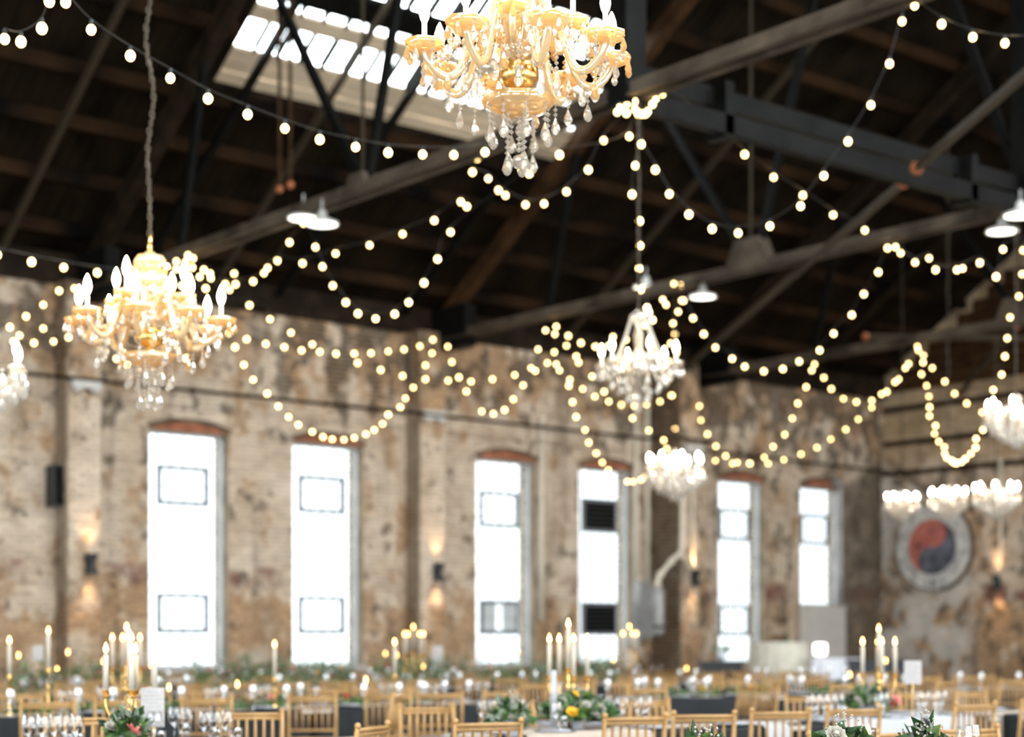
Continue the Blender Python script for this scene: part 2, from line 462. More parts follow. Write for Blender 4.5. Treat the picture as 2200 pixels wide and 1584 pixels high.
def brick_arch(parent, c, y):
    """segmental arch of single bricks over the opening and the brick infill below it"""
    R = 1.95; half = .70; a0 = math.asin(half / R); zc = HEAD + .02 - R * cos(a0); n = 13
    fill = MB(); P = [(R * sin(-a0 + 2*a0*i/20), zc + R * cos(-a0 + 2*a0*i/20)) for i in range(21)]
    vs = [(c + px_, y - .03, pz) for px_, pz in P] + [(c + px_, y + .12, pz) for px_, pz in P]
    fill.add(vs, [tuple(range(21)), tuple(range(21, 42))[::-1]] + [(i, i+21, i+22, i+1) for i in range(20)] + [(0, 20, 41, 21)])
    part(fill, 'arch_infill', 'redbrick', parent)
    for i in range(n):
        t0 = -a0 + 2*a0*i/n + .006; t1 = -a0 + 2*a0*(i+1)/n - .006; r1 = R + .075
        vs = [(c + r*sin(t), yy, zc + r*cos(t)) for yy in (y - .045, y + .05) for r, t in ((R, t0), (R, t1), (r1, t1), (r1, t0))]
        part(MB().add(vs, [(0,1,2,3), (7,6,5,4), (0,4,5,1), (1,5,6,2), (2,6,7,3), (3,7,4,0)]), 'arch_brick', 'arch', parent)
glaze = pane_bars(WW, HEAD - SILL, 0).mesh('glazing_bars', 'frame')
glaze6 = pane_bars(WW, HEAD - 2.15, 0).mesh('glazing_bars', 'frame')
for i, c in enumerate(WIN_X):
    s = 2.15 if c > 27 else SILL; y = WALL_Y + .20
    mb = MB(); t = .03
    mb.box((c-WW/2, y-.04, s), (c-WW/2+t, y+.04, HEAD)).box((c+WW/2-t, y-.04, s), (c+WW/2, y+.04, HEAD))
    mb.box((c-WW/2, y-.04, HEAD-t), (c+WW/2, y+.04, HEAD)).box((c-WW/2, y-.04, s), (c+WW/2, y+.04, s+t))
    w = struct(mb, 'window_%d' % (i + 1), 'frame')
    inst(glaze if s == SILL else glaze6, 'glazing_bars', w, (c, y, s))
    part(MB().box((c-WW/2+.02, y+.015, s+.02), (c+WW/2-.02, y+.025, HEAD-.02)), 'window_pane', 'obscured', w)
    part(MB().box((c-WW/2-.05, WALL_Y-.05, s-.07), (c+WW/2+.05, WALL_Y+.4, s)), 'window_sill', 'plaster', w)
    if c > 10:
        hz = (3.48, 4.10) if c < 18 else (3.42, 4.05)
        hopper(w, c-.43, c+.42, hz[0], hz[1], y, 'dark' if i == 7 else 'clear')
        if s == SILL: hopper(w, c-.43, c+.42, 1.50, 2.12, y, {6: 'screen', 7: 'dark'}.get(i, 'clear'))
        brick_arch(wall_left, c, WALL_Y)
# blocked lower part of the last window
mb = MB().box((27.75-WW/2-.04, WALL_Y-.035, .35), (27.75+WW/2+.04, WALL_Y+.02, 2.08))
struct(mb, 'infill_panel', 'plaster', wall_left)
for c in DOORS:
    mb = MB()
    for k in range(6): mb.box((c-2.1+k*.84-.03, RIGHT_Y-.22, .35), (c-2.1+k*.84+.03, RIGHT_Y-.16, 4.9))
    for k in range(6): mb.box((c-2.1, RIGHT_Y-.22, .35+k*.91-.03), (c+2.1, RIGHT_Y-.16, .35+k*.91+.03))
    d = struct(mb, 'window_%d' % (11 + DOORS.index(c)), 'frame')
    part(MB().box((c-2.1, RIGHT_Y-.2, .35), (c+2.1, RIGHT_Y-.19, 4.9)), 'window_pane', 'pane', d)
for k, c in enumerate([0, 6, 12, 18]):
    mb = MB()
    for j in range(6): mb.box((BACK_X-.22, c-2.1+j*.84-.03, .35), (BACK_X-.16, c-2.1+j*.84+.03, 4.9))
    for j in range(6): mb.box((BACK_X-.22, c-2.1, .35+j*.91-.03), (BACK_X-.16, c+2.1, .35+j*.91+.03))
    d = struct(mb, 'window_%d' % (17 + k), 'frame')
    part(MB().box((BACK_X-.2, c-2.1, .35), (BACK_X-.19, c+2.1, 4.9)), 'window_pane', 'pane', d)
def portal(loc, rot, sx, sy):
    l = bpy.data.lights.new('daylight_portal', 'AREA'); l.shape = 'RECTANGLE'; l.size = sx; l.size_y = sy; l.cycles.is_portal = True
    o = bpy.data.objects.new('daylight_portal', l); COL.link(o); o.location = loc; o.rotation_euler = rot
for c in WIN_X: portal((c, WALL_Y + .42, (SILL+HEAD)/2), (-pi/2, 0, 0), WW, HEAD - SILL)
for c in DOORS: portal((c, RIGHT_Y - .3, 2.6), (pi/2, 0, 0), 4.2, 4.5)
for c in [0, 6, 12, 18]: portal((BACK_X - .3, c, 2.6), (0, -pi/2, 0), 4.5, 4.2)

# ------------------------------------------------------------------ roof
RS = (-8.0, 28.0, 1.6, 5.9)                 # long unseen roof light, added in the other slope to brighten the walls
SK = (11.68, 18.05, 18.45, 20.72)            # skylight opening x0,x1,y0,y1
def slope_box(mb, x0, x1, y0, y1, lo, hi):
    """box lying on the roof plane between y0 and y1, lo..hi above the plane"""
    vs = []
    for dz in (lo, hi):
        vs += [(x0, y0, roof_z(y0)+dz), (x1, y0, roof_z(y0)+dz), (x1, y1, roof_z(y1)+dz), (x0, y1, roof_z(y1)+dz)]
    return mb.add(vs, [(0,3,2,1),(4,5,6,7),(0,1,5,4),(1,2,6,5),(2,3,7,6),(3,0,4,7)])
mb = MB()
for a in ((BACK_X-.5, END_X+.5, SK[3], WALL_Y+.6), (BACK_X-.5, END_X+.5, RIDGE_Y, SK[2]), (BACK_X-.5, SK[0], SK[2], SK[3]), (SK[1], END_X+.5, SK[2], SK[3]),
          (BACK_X-.5, END_X+.5, RIGHT_Y-.6, RS[2]), (BACK_X-.5, END_X+.5, RS[3], RIDGE_Y-.0001), (BACK_X-.5, RS[0], RS[2], RS[3]), (RS[1], END_X+.5, RS[2], RS[3])):
    slope_box(mb, *a, .03, .12)
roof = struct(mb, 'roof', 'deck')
mb = MB(); mb.t = None; x = BACK_X - .4; r = random.Random(5); k = 0
while x < END_X + .3:
    b = min(x + .19, END_X + .4); dz = r.uniform(-.012, 0)
    for y0, y1 in ([(RIDGE_Y, SK[2]), (SK[3], WALL_Y+.5)] if b > SK[0] and x < SK[1] else [(RIDGE_Y, WALL_Y+.5)]) + ([(RIGHT_Y-.5, RS[2]), (RS[3], RIDGE_Y-.001)] if b > RS[0] and x < RS[1] else [(RIGHT_Y-.5, RIDGE_Y-.001)]):
        slope_box(mb, x + .006, b - .006, y0, y1, dz, .03)
    x += .19
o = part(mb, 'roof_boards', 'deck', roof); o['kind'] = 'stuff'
for y in [23.15, 22.35, 21.55, 20.82, 19.85, 18.95, 18.35, 17.5, 16.5, 15.5, 14.3, 13.1, 11.9, 10.7, 8.5, 7.2, 6.0, 1.5, .4, -.8, -2, -3.3]:
    for a, b in ([(BACK_X, SK[0]-.1), (SK[1]+.1, END_X)] if 18.4 < y < 20.7 else [(BACK_X, END_X)]):
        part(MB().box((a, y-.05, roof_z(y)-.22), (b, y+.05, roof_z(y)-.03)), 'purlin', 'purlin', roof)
part(MB().box((BACK_X, RIDGE_Y-.08, roof_z(RIDGE_Y)-.35), (END_X, RIDGE_Y+.08, roof_z(RIDGE_Y)-.06)), 'ridge_beam', 'timber', roof)
part(MB().box((BACK_X, WALL_Y-.12, EAVE), (END_X, WALL_Y+.45, 7.04)), 'eave_plate', 'timber', roof)
part(MB().box((BACK_X, RIGHT_Y-.4, EAVE), (END_X, RIGHT_Y+.12, 7.04)), 'eave_plate', 'timber', roof)
# rafters running up the slope half-way between trusses
for xx, m, w in [(7.9, 'rod', .07), (9.85, 'rod', .07), (12.05, 'darksteel', .09), (13.3, 'rod', .06), (14.45, 'darksteel', .09), (16.9, 'darksteel', .09), (20.5, 'rod', .07), (24.2, 'rod', .07), (27.1, 'timber', .1)]:
    part(MB().beam((xx, 23.5, roof_z(23.5)-.30), (xx, RIDGE_Y, roof_z(RIDGE_Y)-.3), w, .10), 'rafter', m, roof)
# skylight
sk = struct(slope_box(slope_box(slope_box(slope_box(MB(), SK[0]-.08, SK[0], SK[2], SK[3], -.05, .16), SK[1], SK[1]+.08, SK[2], SK[3], -.05, .16),
            SK[0]-.08, SK[1]+.08, SK[3], SK[3]+.08, -.05, .16), SK[0]-.08, SK[1]+.08, SK[2]-.08, SK[2], -.05, .16), 'skylight_frame', 'timber')
sk.name = 'window_21'
for y0, y1 in ((20.21, 20.72), (19.60, 19.80)):
    # curb boards, one object each
    n = 3 if y1 - y0 > .4 else 1
    for k in range(n):
        a = y0 + (y1-y0)*k/n; b = y0 + (y1-y0)*(k+1)/n
        part(slope_box(MB(), SK[0], SK[1], a+.006, b-.006, .02 + .008*(k % 2), .06), 'curb_board', 'tan', sk)
part(slope_box(MB(), SK[0], SK[1], 19.165, 19.455, -.01, .06), 'skylight_purlin', 'darksteel', sk)
for y0, y1 in ((19.80, 20.21), (19.46, 19.60), (18.45, 19.16)):
    x = SK[0]; r = random.Random(int(y0*10))
    while x < SK[1] - .05:
        b = min(x + .36, SK[1])
        part(slope_box(MB(), x + .012, b - .012, y0+.01, y1-.01, .075, .085), 'window_pane', 'pane', sk)
        bw = r.uniform(.02, .036); part(slope_box(MB(), b - bw, b + bw, y0, y1, .0, .10), 'glazing_bar', 'darksteel', sk)
        x = b

# ------------------------------------------------------------------ trusses
TRX = [(-1.66, 'nearest the back wall'), (4.74, 'out over the near tables'), (11.14, 'crossing the picture behind the two large chandeliers'), (17.6, 'second from the end wall'), (23.9, 'closest to the end wall')]
def tc(y): return roof_z(y) - .42
for X, where in TRX:
    t = thing('roof_truss', 'long grey steel roof truss ' + where, 'roof truss', (X, WALL_Y, 6.55), 0, 'steel roof trusses')
    def L(mb, name, m): o = part(mb, name, m, t); o.location = (-X, -WALL_Y, -6.55); return o
    mb = MB()
    for s in (-.06, .06):
        mb.beam((X+s, 23.62, 6.54), (X+s, RIGHT_Y+.1, 6.54), .045, .13)
        mb.beam((X+s*1.5, 23.62, 6.47), (X+s*1.5, RIGHT_Y+.1, 6.47), .075, .022)
    L(mb, 'bottom_chord', 'steel')
    for e in (1, -1):
        y0 = 23.55 if e > 0 else RIGHT_Y + .15
        L(MB().beam((X, y0, tc(y0) - .05), (X, RIDGE_Y, tc(RIDGE_Y)), .20, .22), 'top_chord', 'timber' if X != 17.6 else 'brown')
        f = (lambda y: y) if e > 0 else (lambda y: 2*RIDGE_Y - y)
        for ya, yb, top in ((18.6, 16.3, 1), (14.3, 16.2, 1), (19.9, 20.6, 1), (14.3, 11.9, 1)):
            L(MB().beam((X, f(ya), tc(ya)), (X, f(yb), 6.6), .08, .10), 'strut', 'darksteel')
        L(MB().tube([(X, f(16.3), 6.6), (X, f(16.3), tc(16.3))], .02, 6), 'hanger_rod', 'rod')
        g = MB(); y = f(16.3)
        g.add([(X+s, y+a, 6.5+b) for s in (-.11, .11) for a, b in (((-.42, 0), (.42, 0), (.22, .42), (-.22, .42)) if X > 12 else ((-.22, 0), (.22, 0), (.14, .2), (-.14, .2)))], [(0,1,2,3), (7,6,5,4), (0,4,5,1), (1,5,6,2), (2,6,7,3), (3,7,4,0)])
        L(g, 'gusset_plate', 'steel')
        g = MB(); y = f(23.0); g.box((X-.12, y-.4, 6.3), (X+.12, y+.5, 7.0)); L(g, 'heel_plate', 'darksteel')
    L(MB().box((X-.13, 11.77, 6.4), (X+.13, 12.03, roof_z(11.9)-.2)), 'post', 'darksteel')
# longitudinal double beam carried by the bottom chords
bt = thing('longitudinal_beam', 'pair of dark steel channels running from the middle post to the end wall', 'beam', (11.14, 11.9, 6.7))
for z0, z1, y in ((6.36, 6.55, 11.82), (6.66, 6.85, 11.98)):
    o = part(MB().box((0, y-11.9-.06, z0-6.7), (END_X-11.14, y-11.9+.06, z1-6.7)), 'channel', 'darksteel', bt)
for k in range(5):
    part(MB().box((1.2+k*4, -.14, -.37), (1.32+k*4, .14, .18)), 'batten_plate', 'darksteel', bt)
# long diagonal tie rods below the chords
def tie(label, p, q, ring=None):
    t = thing('tie_rod', label, 'tie rod', p)
    P = Vector(p); q = Vector(q) - P
    part(MB().beam((0, 0, 0), q, .075, .075), 'rod', 'rod', t)
    for e in (Vector((0, 0, 0)), q): part(MB().ball(e, .075), 'end_nut', 'rust', t, True)
    if ring: part(MB().ball(Vector(ring) - P, .10), 'turnbuckle', 'rod', t, True)
tie('steel tie rod slanting from the dark pilaster up to the long beam', (22.66, 22.70, 6.42), (15.35, 11.95, 6.42), (22.4, 22.2, 6.42))
tie('straight steel tie rod slanting from the long beam out over the upper right tables', (15.0, 11.5, 6.42), (10.6, 5.1, 6.42), (12.9, 8.5, 6.42))
for k, (X, Y, lab) in enumerate([(11.14, 18.1, 'left'), (11.14, 17.85, 'right')]):
    t = thing('hanger_rod', 'thin brown rod hanging below the skylight, the %s one of two' % lab, 'rod', (X, Y, 6.9), 0)
    part(MB().tube([(0, 0, 0), (0, 0, tc(Y) - 6.9)], .022, 6), 'rod', 'brown', t); part(MB().ball((0, 0, 0), .05), 'end_nut', 'rust', t)
# glazing added for top light in the other slope (behind and above the camera)
sk2 = struct(slope_box(slope_box(MB(), RS[0]-.1, RS[1]+.1, RS[3], RS[3]+.1, -.05, .16), RS[0]-.1, RS[1]+.1, RS[2]-.1, RS[2], -.05, .16), 'window_22', 'timber')
for k in range(19): part(slope_box(MB(), RS[0]+2*k-.04, RS[0]+2*k+.04, RS[2], RS[3], .02, .12), 'glazing_bar', 'darksteel', sk2)
for k in range(18): part(slope_box(MB(), RS[0]+2*k+.04, RS[0]+2*k+1.96, RS[2], RS[3], .075, .085), 'window_pane', 'pane', sk2)
l = bpy.data.lights.new('daylight_portal', 'AREA'); l.shape = 'RECTANGLE'; l.size = RS[1]-RS[0]; l.size_y = sqrt(1+SLOPE**2)*(RS[3]-RS[2]); l.cycles.is_portal = True
o = bpy.data.objects.new('daylight_portal', l); COL.link(o); ym = (RS[2]+RS[3])/2; o.location = ((RS[0]+RS[1])/2, ym, roof_z(ym)+.25); o.rotation_euler = (math.atan(SLOPE), 0, 0)
# crossed braces on the slope seen near the corner
for k, (p, q, lab) in enumerate([((24.0, 16.4, 6.5), (29.5, 21.5, 6.5), 'running from the last truss to the end wall'), ((24.0, 19.5, 6.75), (29.5, 15.6, 6.75), 'crossing the other brace before the end wall')]):
    tie('thin dark diagonal brace ' + lab, p, q)
# ------------------------------------------------------------------ chandeliers
def drop_mb(s=1.0, beads=1, mb=None, o=(0, 0, 0)):
    mb = mb or MB(); z = 0; T = lambda z: Matrix.Translation((o[0], o[1], o[2] + z))
    for k in range(beads):
        mb.lathe([(.001, 0), (.010*s, -.010*s), (.001, -.020*s)], 6, T(z)); z -= .021 * s
    mb.lathe([(.001, 0), (.005*s, -.006*s), (.015*s, -.032*s), (.019*s, -.050*s), (.011*s, -.066*s), (.001, -.072*s)], 6, T(z))
    return mb
ME = {}
def cm(key, fn):
    if key not in ME: ME[key] = fn()
    return ME[key]
def pan_mb(r): return MB().lathe([(.012, -.028), (r*.45, -.030), (r*.9, -.012), (r, .012), (r*.93, .012), (r*.8, -.004), (.012, -.012)], 18, None, .05)
def arm_path(r, z0=0.0, rise=.11, dip=-.12):
    return spline([(.04, 0, -.06), (r*.20, 0, rise*.45), (r*.31, 0, rise*1.15), (r*.43, 0, rise*1.1), (r*.53, 0, rise*.1), (r*.64, 0, dip*.85), (r*.78, 0, dip*1.08), (r*.92, 0, dip*.75), (r, 0, -.02)], 3)
def chain_mb(h, r=.012, wavy=.012, seed=1):
    rr = random.Random(seed); pts = []; n = max(6, int(h / .12))
    for i in range(n + 1): pts.append((wavy * sin(i * .9 + seed) * (0 < i < n), wavy * cos(i * 1.3) * (0 < i < n), h * i / n))
    mb = MB().tube(spline(pts, 3), r * .55, 5)
    for k in range(int(h / .05)):
        z = (k + .5) * .05; i = min(int(z / h * n), n - 1); f = z / h * n - i
        c = Vector(pts[i]).lerp(Vector(pts[i+1]), f)
        a = (k % 2) * pi / 2; u = Vector((cos(a), sin(a), 0)) * r
        mb.tube([c + Vector((0, 0, -.03)), c + u + Vector((0, 0, -.015)), c + u + Vector((0, 0, .015)), c + Vector((0, 0, .03)), c - u + Vector((0, 0, .015)), c - u + Vector((0, 0, -.015)), c + Vector((0, 0, -.03))], .004, 4, False)
    return mb
def bead_line(a, b, sag, n=14, r=.008):
    mb = MB(); a = Vector(a); b = Vector(b)
    for i in range(n + 1):
        t = i / n; p = a.lerp(b, t); p.z -= sag * 4 * t * (1 - t); mb.lathe([(.001, r), (r, 0), (.001, -r)], 5, Matrix.Translation(p))
    return mb
def candle(arm, r, z, bulb, s=1.0):
    inst(cm(('slv', s), lambda: MB().lathe([(.016*s, -.01), (.016*s, .005), (.0115*s, .006), (.0115*s, .085*s), (.006*s, .09*s), (.001, .09*s)], 8).mesh('candle_sleeve', 'sleeve', True)), 'candle_sleeve', arm, (r, 0, z))
    inst(cm(('blb', bulb, s), lambda: MB().lathe([(.009*s, 0), (.018*s, .018*s), (.0235*s, .042*s), (.020*s, .068*s), (.011*s, .095*s), (.003, .112*s), (.001, .114*s)], 10).mesh('bulb', bulb, True)), 'bulb', arm, (r, 0, z + .088*s))

def big_chandelier(label, loc, rot, seed):
    t = thing('crystal_chandelier', label, 'chandelier', loc, rot, 'large amber chandeliers')
    col = MB().lathe([(.001, .40), (.03, .395), (.035, .38), (.075, .375), (.095, .345), (.085, .33), (.05, .32), (.045, .30), (.085, .27), (.10, .235), (.085, .205), (.05, .18), (.04, .12), (.05, .08), (.085, .045), (.10, .0), (.085, -.035), (.045, -.05)], 14, None, .04)
    inst(cm('bigcol', lambda: col.mesh('column', 'amber', True)), 'column', t)
    inst(cm('bighub', lambda: MB().lathe([(.045, -.045), (.085, -.06), (.09, -.12), (.06, -.15), (.03, -.16), (.03, -.20)], 14).mesh('hub', 'gold', True)), 'hub', t)
    d = inst(cm('bigdish', lambda: MB().lathe([(.03, -.19), (.07, -.19), (.135, -.215), (.15, -.20), (.14, -.235), (.08, -.265), (.02, -.275), (.001, -.275)], 18, None, .05).mesh('lower_dish', 'amber2', True)), 'lower_dish', t)
    for k in range(8):
        a = 2*pi*k/8; inst(cm('lstrand', lambda: drop_mb(1.15, 4).mesh('crystal_strand', 'crystal')), 'crystal_strand', d, (.13*cos(a), .13*sin(a), -.225))
    for k in range(5):
        a = 2*pi*k/5 + .3; inst(cm('lstrand2', lambda: drop_mb(1.2, 7).mesh('crystal_strand', 'crystal')), 'crystal_strand', d, (.06*cos(a), .06*sin(a), -.265))
    bb = MB()
    for k in range(7): bb.lathe([(.001, .012), (.015, 0), (.001, -.012)], 6, Matrix.Translation((0, 0, -.28 - k*.024)))
    bb.lathe([(.001, .033), (.022, .024), (.034, .0), (.022, -.024), (.001, -.033)], 8, Matrix.Translation((0, 0, -.475)))
    inst(cm('lball', lambda: bb.mesh('crystal_ball', 'crystal')), 'crystal_ball', d)
    rr = random.Random(seed)
    tiers = [(8, .415, 0.0, 0.0, .085), (4, .235, .12, .39, .07)]
    for n, R, z, off, pr in tiers:
        for k in range(n):
            a = 2*pi*k/n + off
            arm = inst(cm(('arm', R), lambda: MB().tube(arm_path(R), .019 if R > .3 else .015, 7).mesh('arm', 'amber', True)), 'arm', t, (0, 0, z), (0, 0, a + rr.uniform(-.04, .04)))
            inst(cm(('pan', pr), lambda: pan_mb(pr).mesh('drip_pan', 'amber2', True)), 'drip_pan', arm, (R, 0, 0))
            candle(arm, R, .005, 'candle_bulb')
            for j in range(7):
                b = 2*pi*j/7 + rr.uniform(0, .3)
                inst(cm(('pdrop', j % 3), lambda: drop_mb(.82, 1 + j % 3).mesh('crystal_drop', ('amber2', 'crystal', 'crystal')[j % 3])), 'crystal_drop', arm, (R + pr*.93*cos(b), pr*.93*sin(b), .0))
            if n == 8:
                inst(cm('adrop', lambda: drop_mb(1.1, 3).mesh('crystal_drop', 'crystal')), 'crystal_drop', arm, (R*.74, 0, -.135))
                inst(cm('adrop2', lambda: drop_mb(1.0, 2).mesh('crystal_drop', 'amber2')), 'crystal_drop', arm, (R*.38, 0, .085))
                inst(cm('swag', lambda: bead_line((.09, 0, .26), (R*.97, 0, .0), .10, 20, .009).mesh('bead_swag', 'crystal')), 'bead_swag', arm)
    for k in range(24):
        a = 2*pi*k/24; rr_ = rr.uniform(.18, .40)
        inst(cm(('fill', k % 3), lambda: drop_mb(1.05, 2 + 2*(k % 3)).mesh('crystal_drop', ('crystal', 'amber2', 'crystal')[k % 3])), 'crystal_drop', t, (rr_*cos(a), rr_*sin(a), rr.uniform(-.10, .06)))
        inst(cm(('ros', 0), lambda: MB().lathe([(.001, .02), (.02, .012), (.026, 0), (.02, -.012), (.001, -.02)], 7).mesh('rosette', 'crystal')), 'rosette', t, (.11*cos(a), .11*sin(a), rr.uniform(-.12, .34)))
    for k in range(8):
        a0 = 2*pi*k/8; a1 = 2*pi*(k+1)/8; R = .40
        part(bead_line((R*cos(a0), R*sin(a0), -.01), (R*cos(a1), R*sin(a1), -.01), .09, 16), 'bead_swag', 'crystal', t)
        inst(cm('tdrop', lambda: drop_mb(.9, 1).mesh('crystal_drop', 'amber2')), 'crystal_drop', t, (.09*cos(a0), .09*sin(a0), .34))
        inst(cm('tdrop2', lambda: drop_mb(.9, 2).mesh('crystal_drop', 'crystal')), 'crystal_drop', t, (.10*cos(a0+.4), .10*sin(a0+.4), .24))
    part(MB().tube([(0, 0, .38), (0, 0, .50)], .016, 8), 'stem', 'gold', t, True)
    part(chain_mb(6.47 - loc[2] - .48, .016, .018, seed), 'chain', 'chain', t, loc=(0, 0, .48))
    return t
big_chandelier('large amber glass chandelier cut by the top edge, in front of the skylight', tuple(on_x(1115, 112, 4.74)), .35, 1)
big_chandelier('large amber glass chandelier on a long chain above the left tables', tuple(on_x(322, 688, 4.74)), .1, 2)

def small_chandelier(label, loc, kind, s, seed, group='smaller crystal chandeliers', top=6.47, narms=8):
    t = thing('crystal_chandelier', label, 'chandelier', loc, seed, group)
    R = .34 * s
    if kind == 'tent':
        inst(cm(('tcol', s), lambda: MB().lathe([(.001, .50*s), (.02*s, .48*s), (.075*s, .44*s), (.08*s, .40*s), (.05*s, .39*s), (.03*s, .33*s), (.05*s, .25*s), (.03*s, .15*s), (.06*s, .05*s), (.07*s, -.05*s), (.03*s, -.1*s), (.001, -.12*s)], 12).mesh('column', 'crystal', True)), 'column', t)
        for k in range(6):
            a = 2*pi*k/6
            part(bead_line((.075*s*cos(a), .075*s*sin(a), .42*s), (R*.8*cos(a), R*.8*sin(a), -.02), .05*s, 26, .017*s), 'bead_swag', 'crystal2', t)
        n = 6
    else:
        inst(cm(('scol', s), lambda: MB().lathe([(.001, .26*s), (.05*s, .25*s), (.07*s, .21*s), (.05*s, .17*s), (.03*s, .12*s), (.07*s, .06*s), (.08*s, .0), (.05*s, -.06*s), (.09*s, -.09*s), (.05*s, -.13*s), (.001, -.14*s)], 12).mesh('column', 'crystal', True)), 'column', t)
        n = narms
    rr = random.Random(seed)
    for k in range(n):
        a = 2*pi*k/n + .2
        arm = inst(cm(('sarm', s), lambda: MB().tube(arm_path(R, 0, .08*s, -.10*s), .010*s + .003, 6).mesh('arm', 'crystal', True)), 'arm', t, (0, 0, 0), (0, 0, a))
        inst(cm(('span', s), lambda: pan_mb(.06*s).mesh('drip_pan', 'crystal', True)), 'drip_pan', arm, (R, 0, 0))
        candle(arm, R, .004, 'white_bulb' if kind != 'tent' else 'candle_bulb', .95*s)
        for j in range(5):
            b = 2*pi*j/5
            inst(cm(('sdrop', s), lambda: drop_mb(1.15*s, 2).mesh('crystal_drop', 'crystal')), 'crystal_drop', arm, (R + .055*s*cos(b), .055*s*sin(b), .0))
        for rad, z, bd in ((R*.75, -.10*s, 1), (R*.5, -.10*s, 3), (R*.28, -.12*s, 5)):
            inst(cm(('xdrop', s, bd), lambda: drop_mb(1.3*s, bd).mesh('crystal_drop', 'crystal')), 'crystal_drop', arm, (rad, rr.uniform(-.03, .03), z))
    if kind == 'plain':
        for q, (rad, z, m_) in enumerate(((R*1.05, -.03*s, 18), (R*.85, -.09*s, 16), (R*.62, -.15*s, 12), (R*.38, -.20*s, 8), (R*.16, -.25*s, 5))):
            for j in range(m_):
                b = 2*pi*(j + .5*(q % 2))/m_
                inst(cm(('bdrop', s), lambda: drop_mb(1.7*s, 1).mesh('crystal_drop', 'crystal2')), 'crystal_drop', t, (rad*cos(b), rad*sin(b), z + rr.uniform(-.015, .015)))
    inst(cm(('cball', s), lambda: drop_mb(1.8*s, 5).mesh('crystal_ball', 'crystal')), 'crystal_ball', t, (0, 0, -.12*s))
    h = .50*s if kind == 'tent' else .26*s
    part(chain_mb(top - loc[2] - h, .011, .006, seed), 'chain', 'chain', t, loc=(0, 0, h - .01))
    return t
small_chandelier('white crystal chandelier with bead strands falling from its crown, hung centrally above the garlands', tuple(on_x(1372, 783, 11.14)), 'tent', 1.05, 3)
small_chandelier('white crystal chandelier in front of the electrical conduits and dark pilaster', tuple(on_x(1450, 1008, 17.6)), 'plain', 1.12, 4)
small_chandelier('white crystal chandelier cut by the right edge above the row of three', tuple(on_x(2182, 892, 17.6)), 'plain', .95, 5, narms=8)
small_chandelier('white crystal chandelier arm and candle reaching in at the left edge', tuple(on_x(-62, 792, 4.74)), 'plain', 1.0, 6)
G3 = [(1938, 1080, 26.0, .84, 'smallest of the three in line before the round sign'),
      (2037, 1072, 25.0, .90, 'middle of the three in line, overlapping the round sign'),
      (2140, 1064, 24.0, .98, 'largest of the three in line, right of the round sign')]
for i, (x, y, X, s, lab) in enumerate(G3):
    small_chandelier('white crystal chandelier, ' + lab, tuple(on_x(x, y, X)), 'plain', s, 7 + i, 'row of three chandeliers by the end wall', top=(roof_z(on_x(x, y, X).y) - .01) if X > 24.2 else 6.47)

# ------------------------------------------------------------------ festoon strings
bulb_me = MB().ball((0, 0, 0), .026, 10, 7, 1.12).mesh('bulb', 'festoon', True)
def string(label, pts, Z0, Z1, group='festoon light strings', head=None, tail=None):
    """bulb positions of one hanging string; the string hangs in the vertical plane through its two ends"""
    n = len(pts); s0 = (pts[0][0] - 1100) / FPX; s1 = (pts[-1][0] - 1100) / FPX
    P0 = Vector((s0 * Z0, Z0)); P1 = Vector((s1 * Z1, Z1)); P = []
    acc = [0]
    for a, b in zip(pts, pts[1:]): acc.append(acc[-1] + sqrt((a[0]-b[0])**2 + (a[1]-b[1])**2))
    for i, (x, y) in enumerate(pts):
        f = acc[i] / acc[-1]
        if abs(pts[-1][0] - pts[0][0]) > 150:
            s = (x - 1100) / FPX; d = P1 - P0; den = d.x - s * d.y
            t = (s * P0.y - P0.x) / den if abs(den) > 1e-6 else f
            t = max(-.25, min(1.25, t)); t = .75 * t + .25 * f
        else: t = f
        P.append(at_depth(x, y, P0.y + (P1.y - P0.y) * t))
    o = Vector(P[0]); t = thing('festoon_string', label, 'string lights', o, 0, group)
    path = ([Vector(head)] if head else []) + P + ([Vector(tail)] if tail else [])
    mb = MB().tube([p - o + Vector((0, 0, .06)) for p in spline(path, 4)], .0038, 5)
    for p in P: mb.lathe([(.012, .02), (.014, .045), (.007, .06)], 6, Matrix.Translation(p - o))
    part(mb, 'cord', 'black', t)
    for p in P: inst(bulb_me, 'bulb', t, p - o, sc=rnd.uniform(.92, 1.08))
N1 = (11.14, 11.95, 6.7); N4 = tuple(on_x(1452, 604, 17.6)); N9 = tuple(on_x(1918, 520, 17.6)); N3 = tuple(on_x(1192, 668, 17.6)); N5 = tuple(on_x(1971, 735, 23.9))
N2 = tuple(on_x(402, 540, 11.14)); N8 = (11.14, 23.0, 6.5); N7 = (17.33, 23.3, 6.45); N6 = tuple(on_y(1478, 815, 22.9))
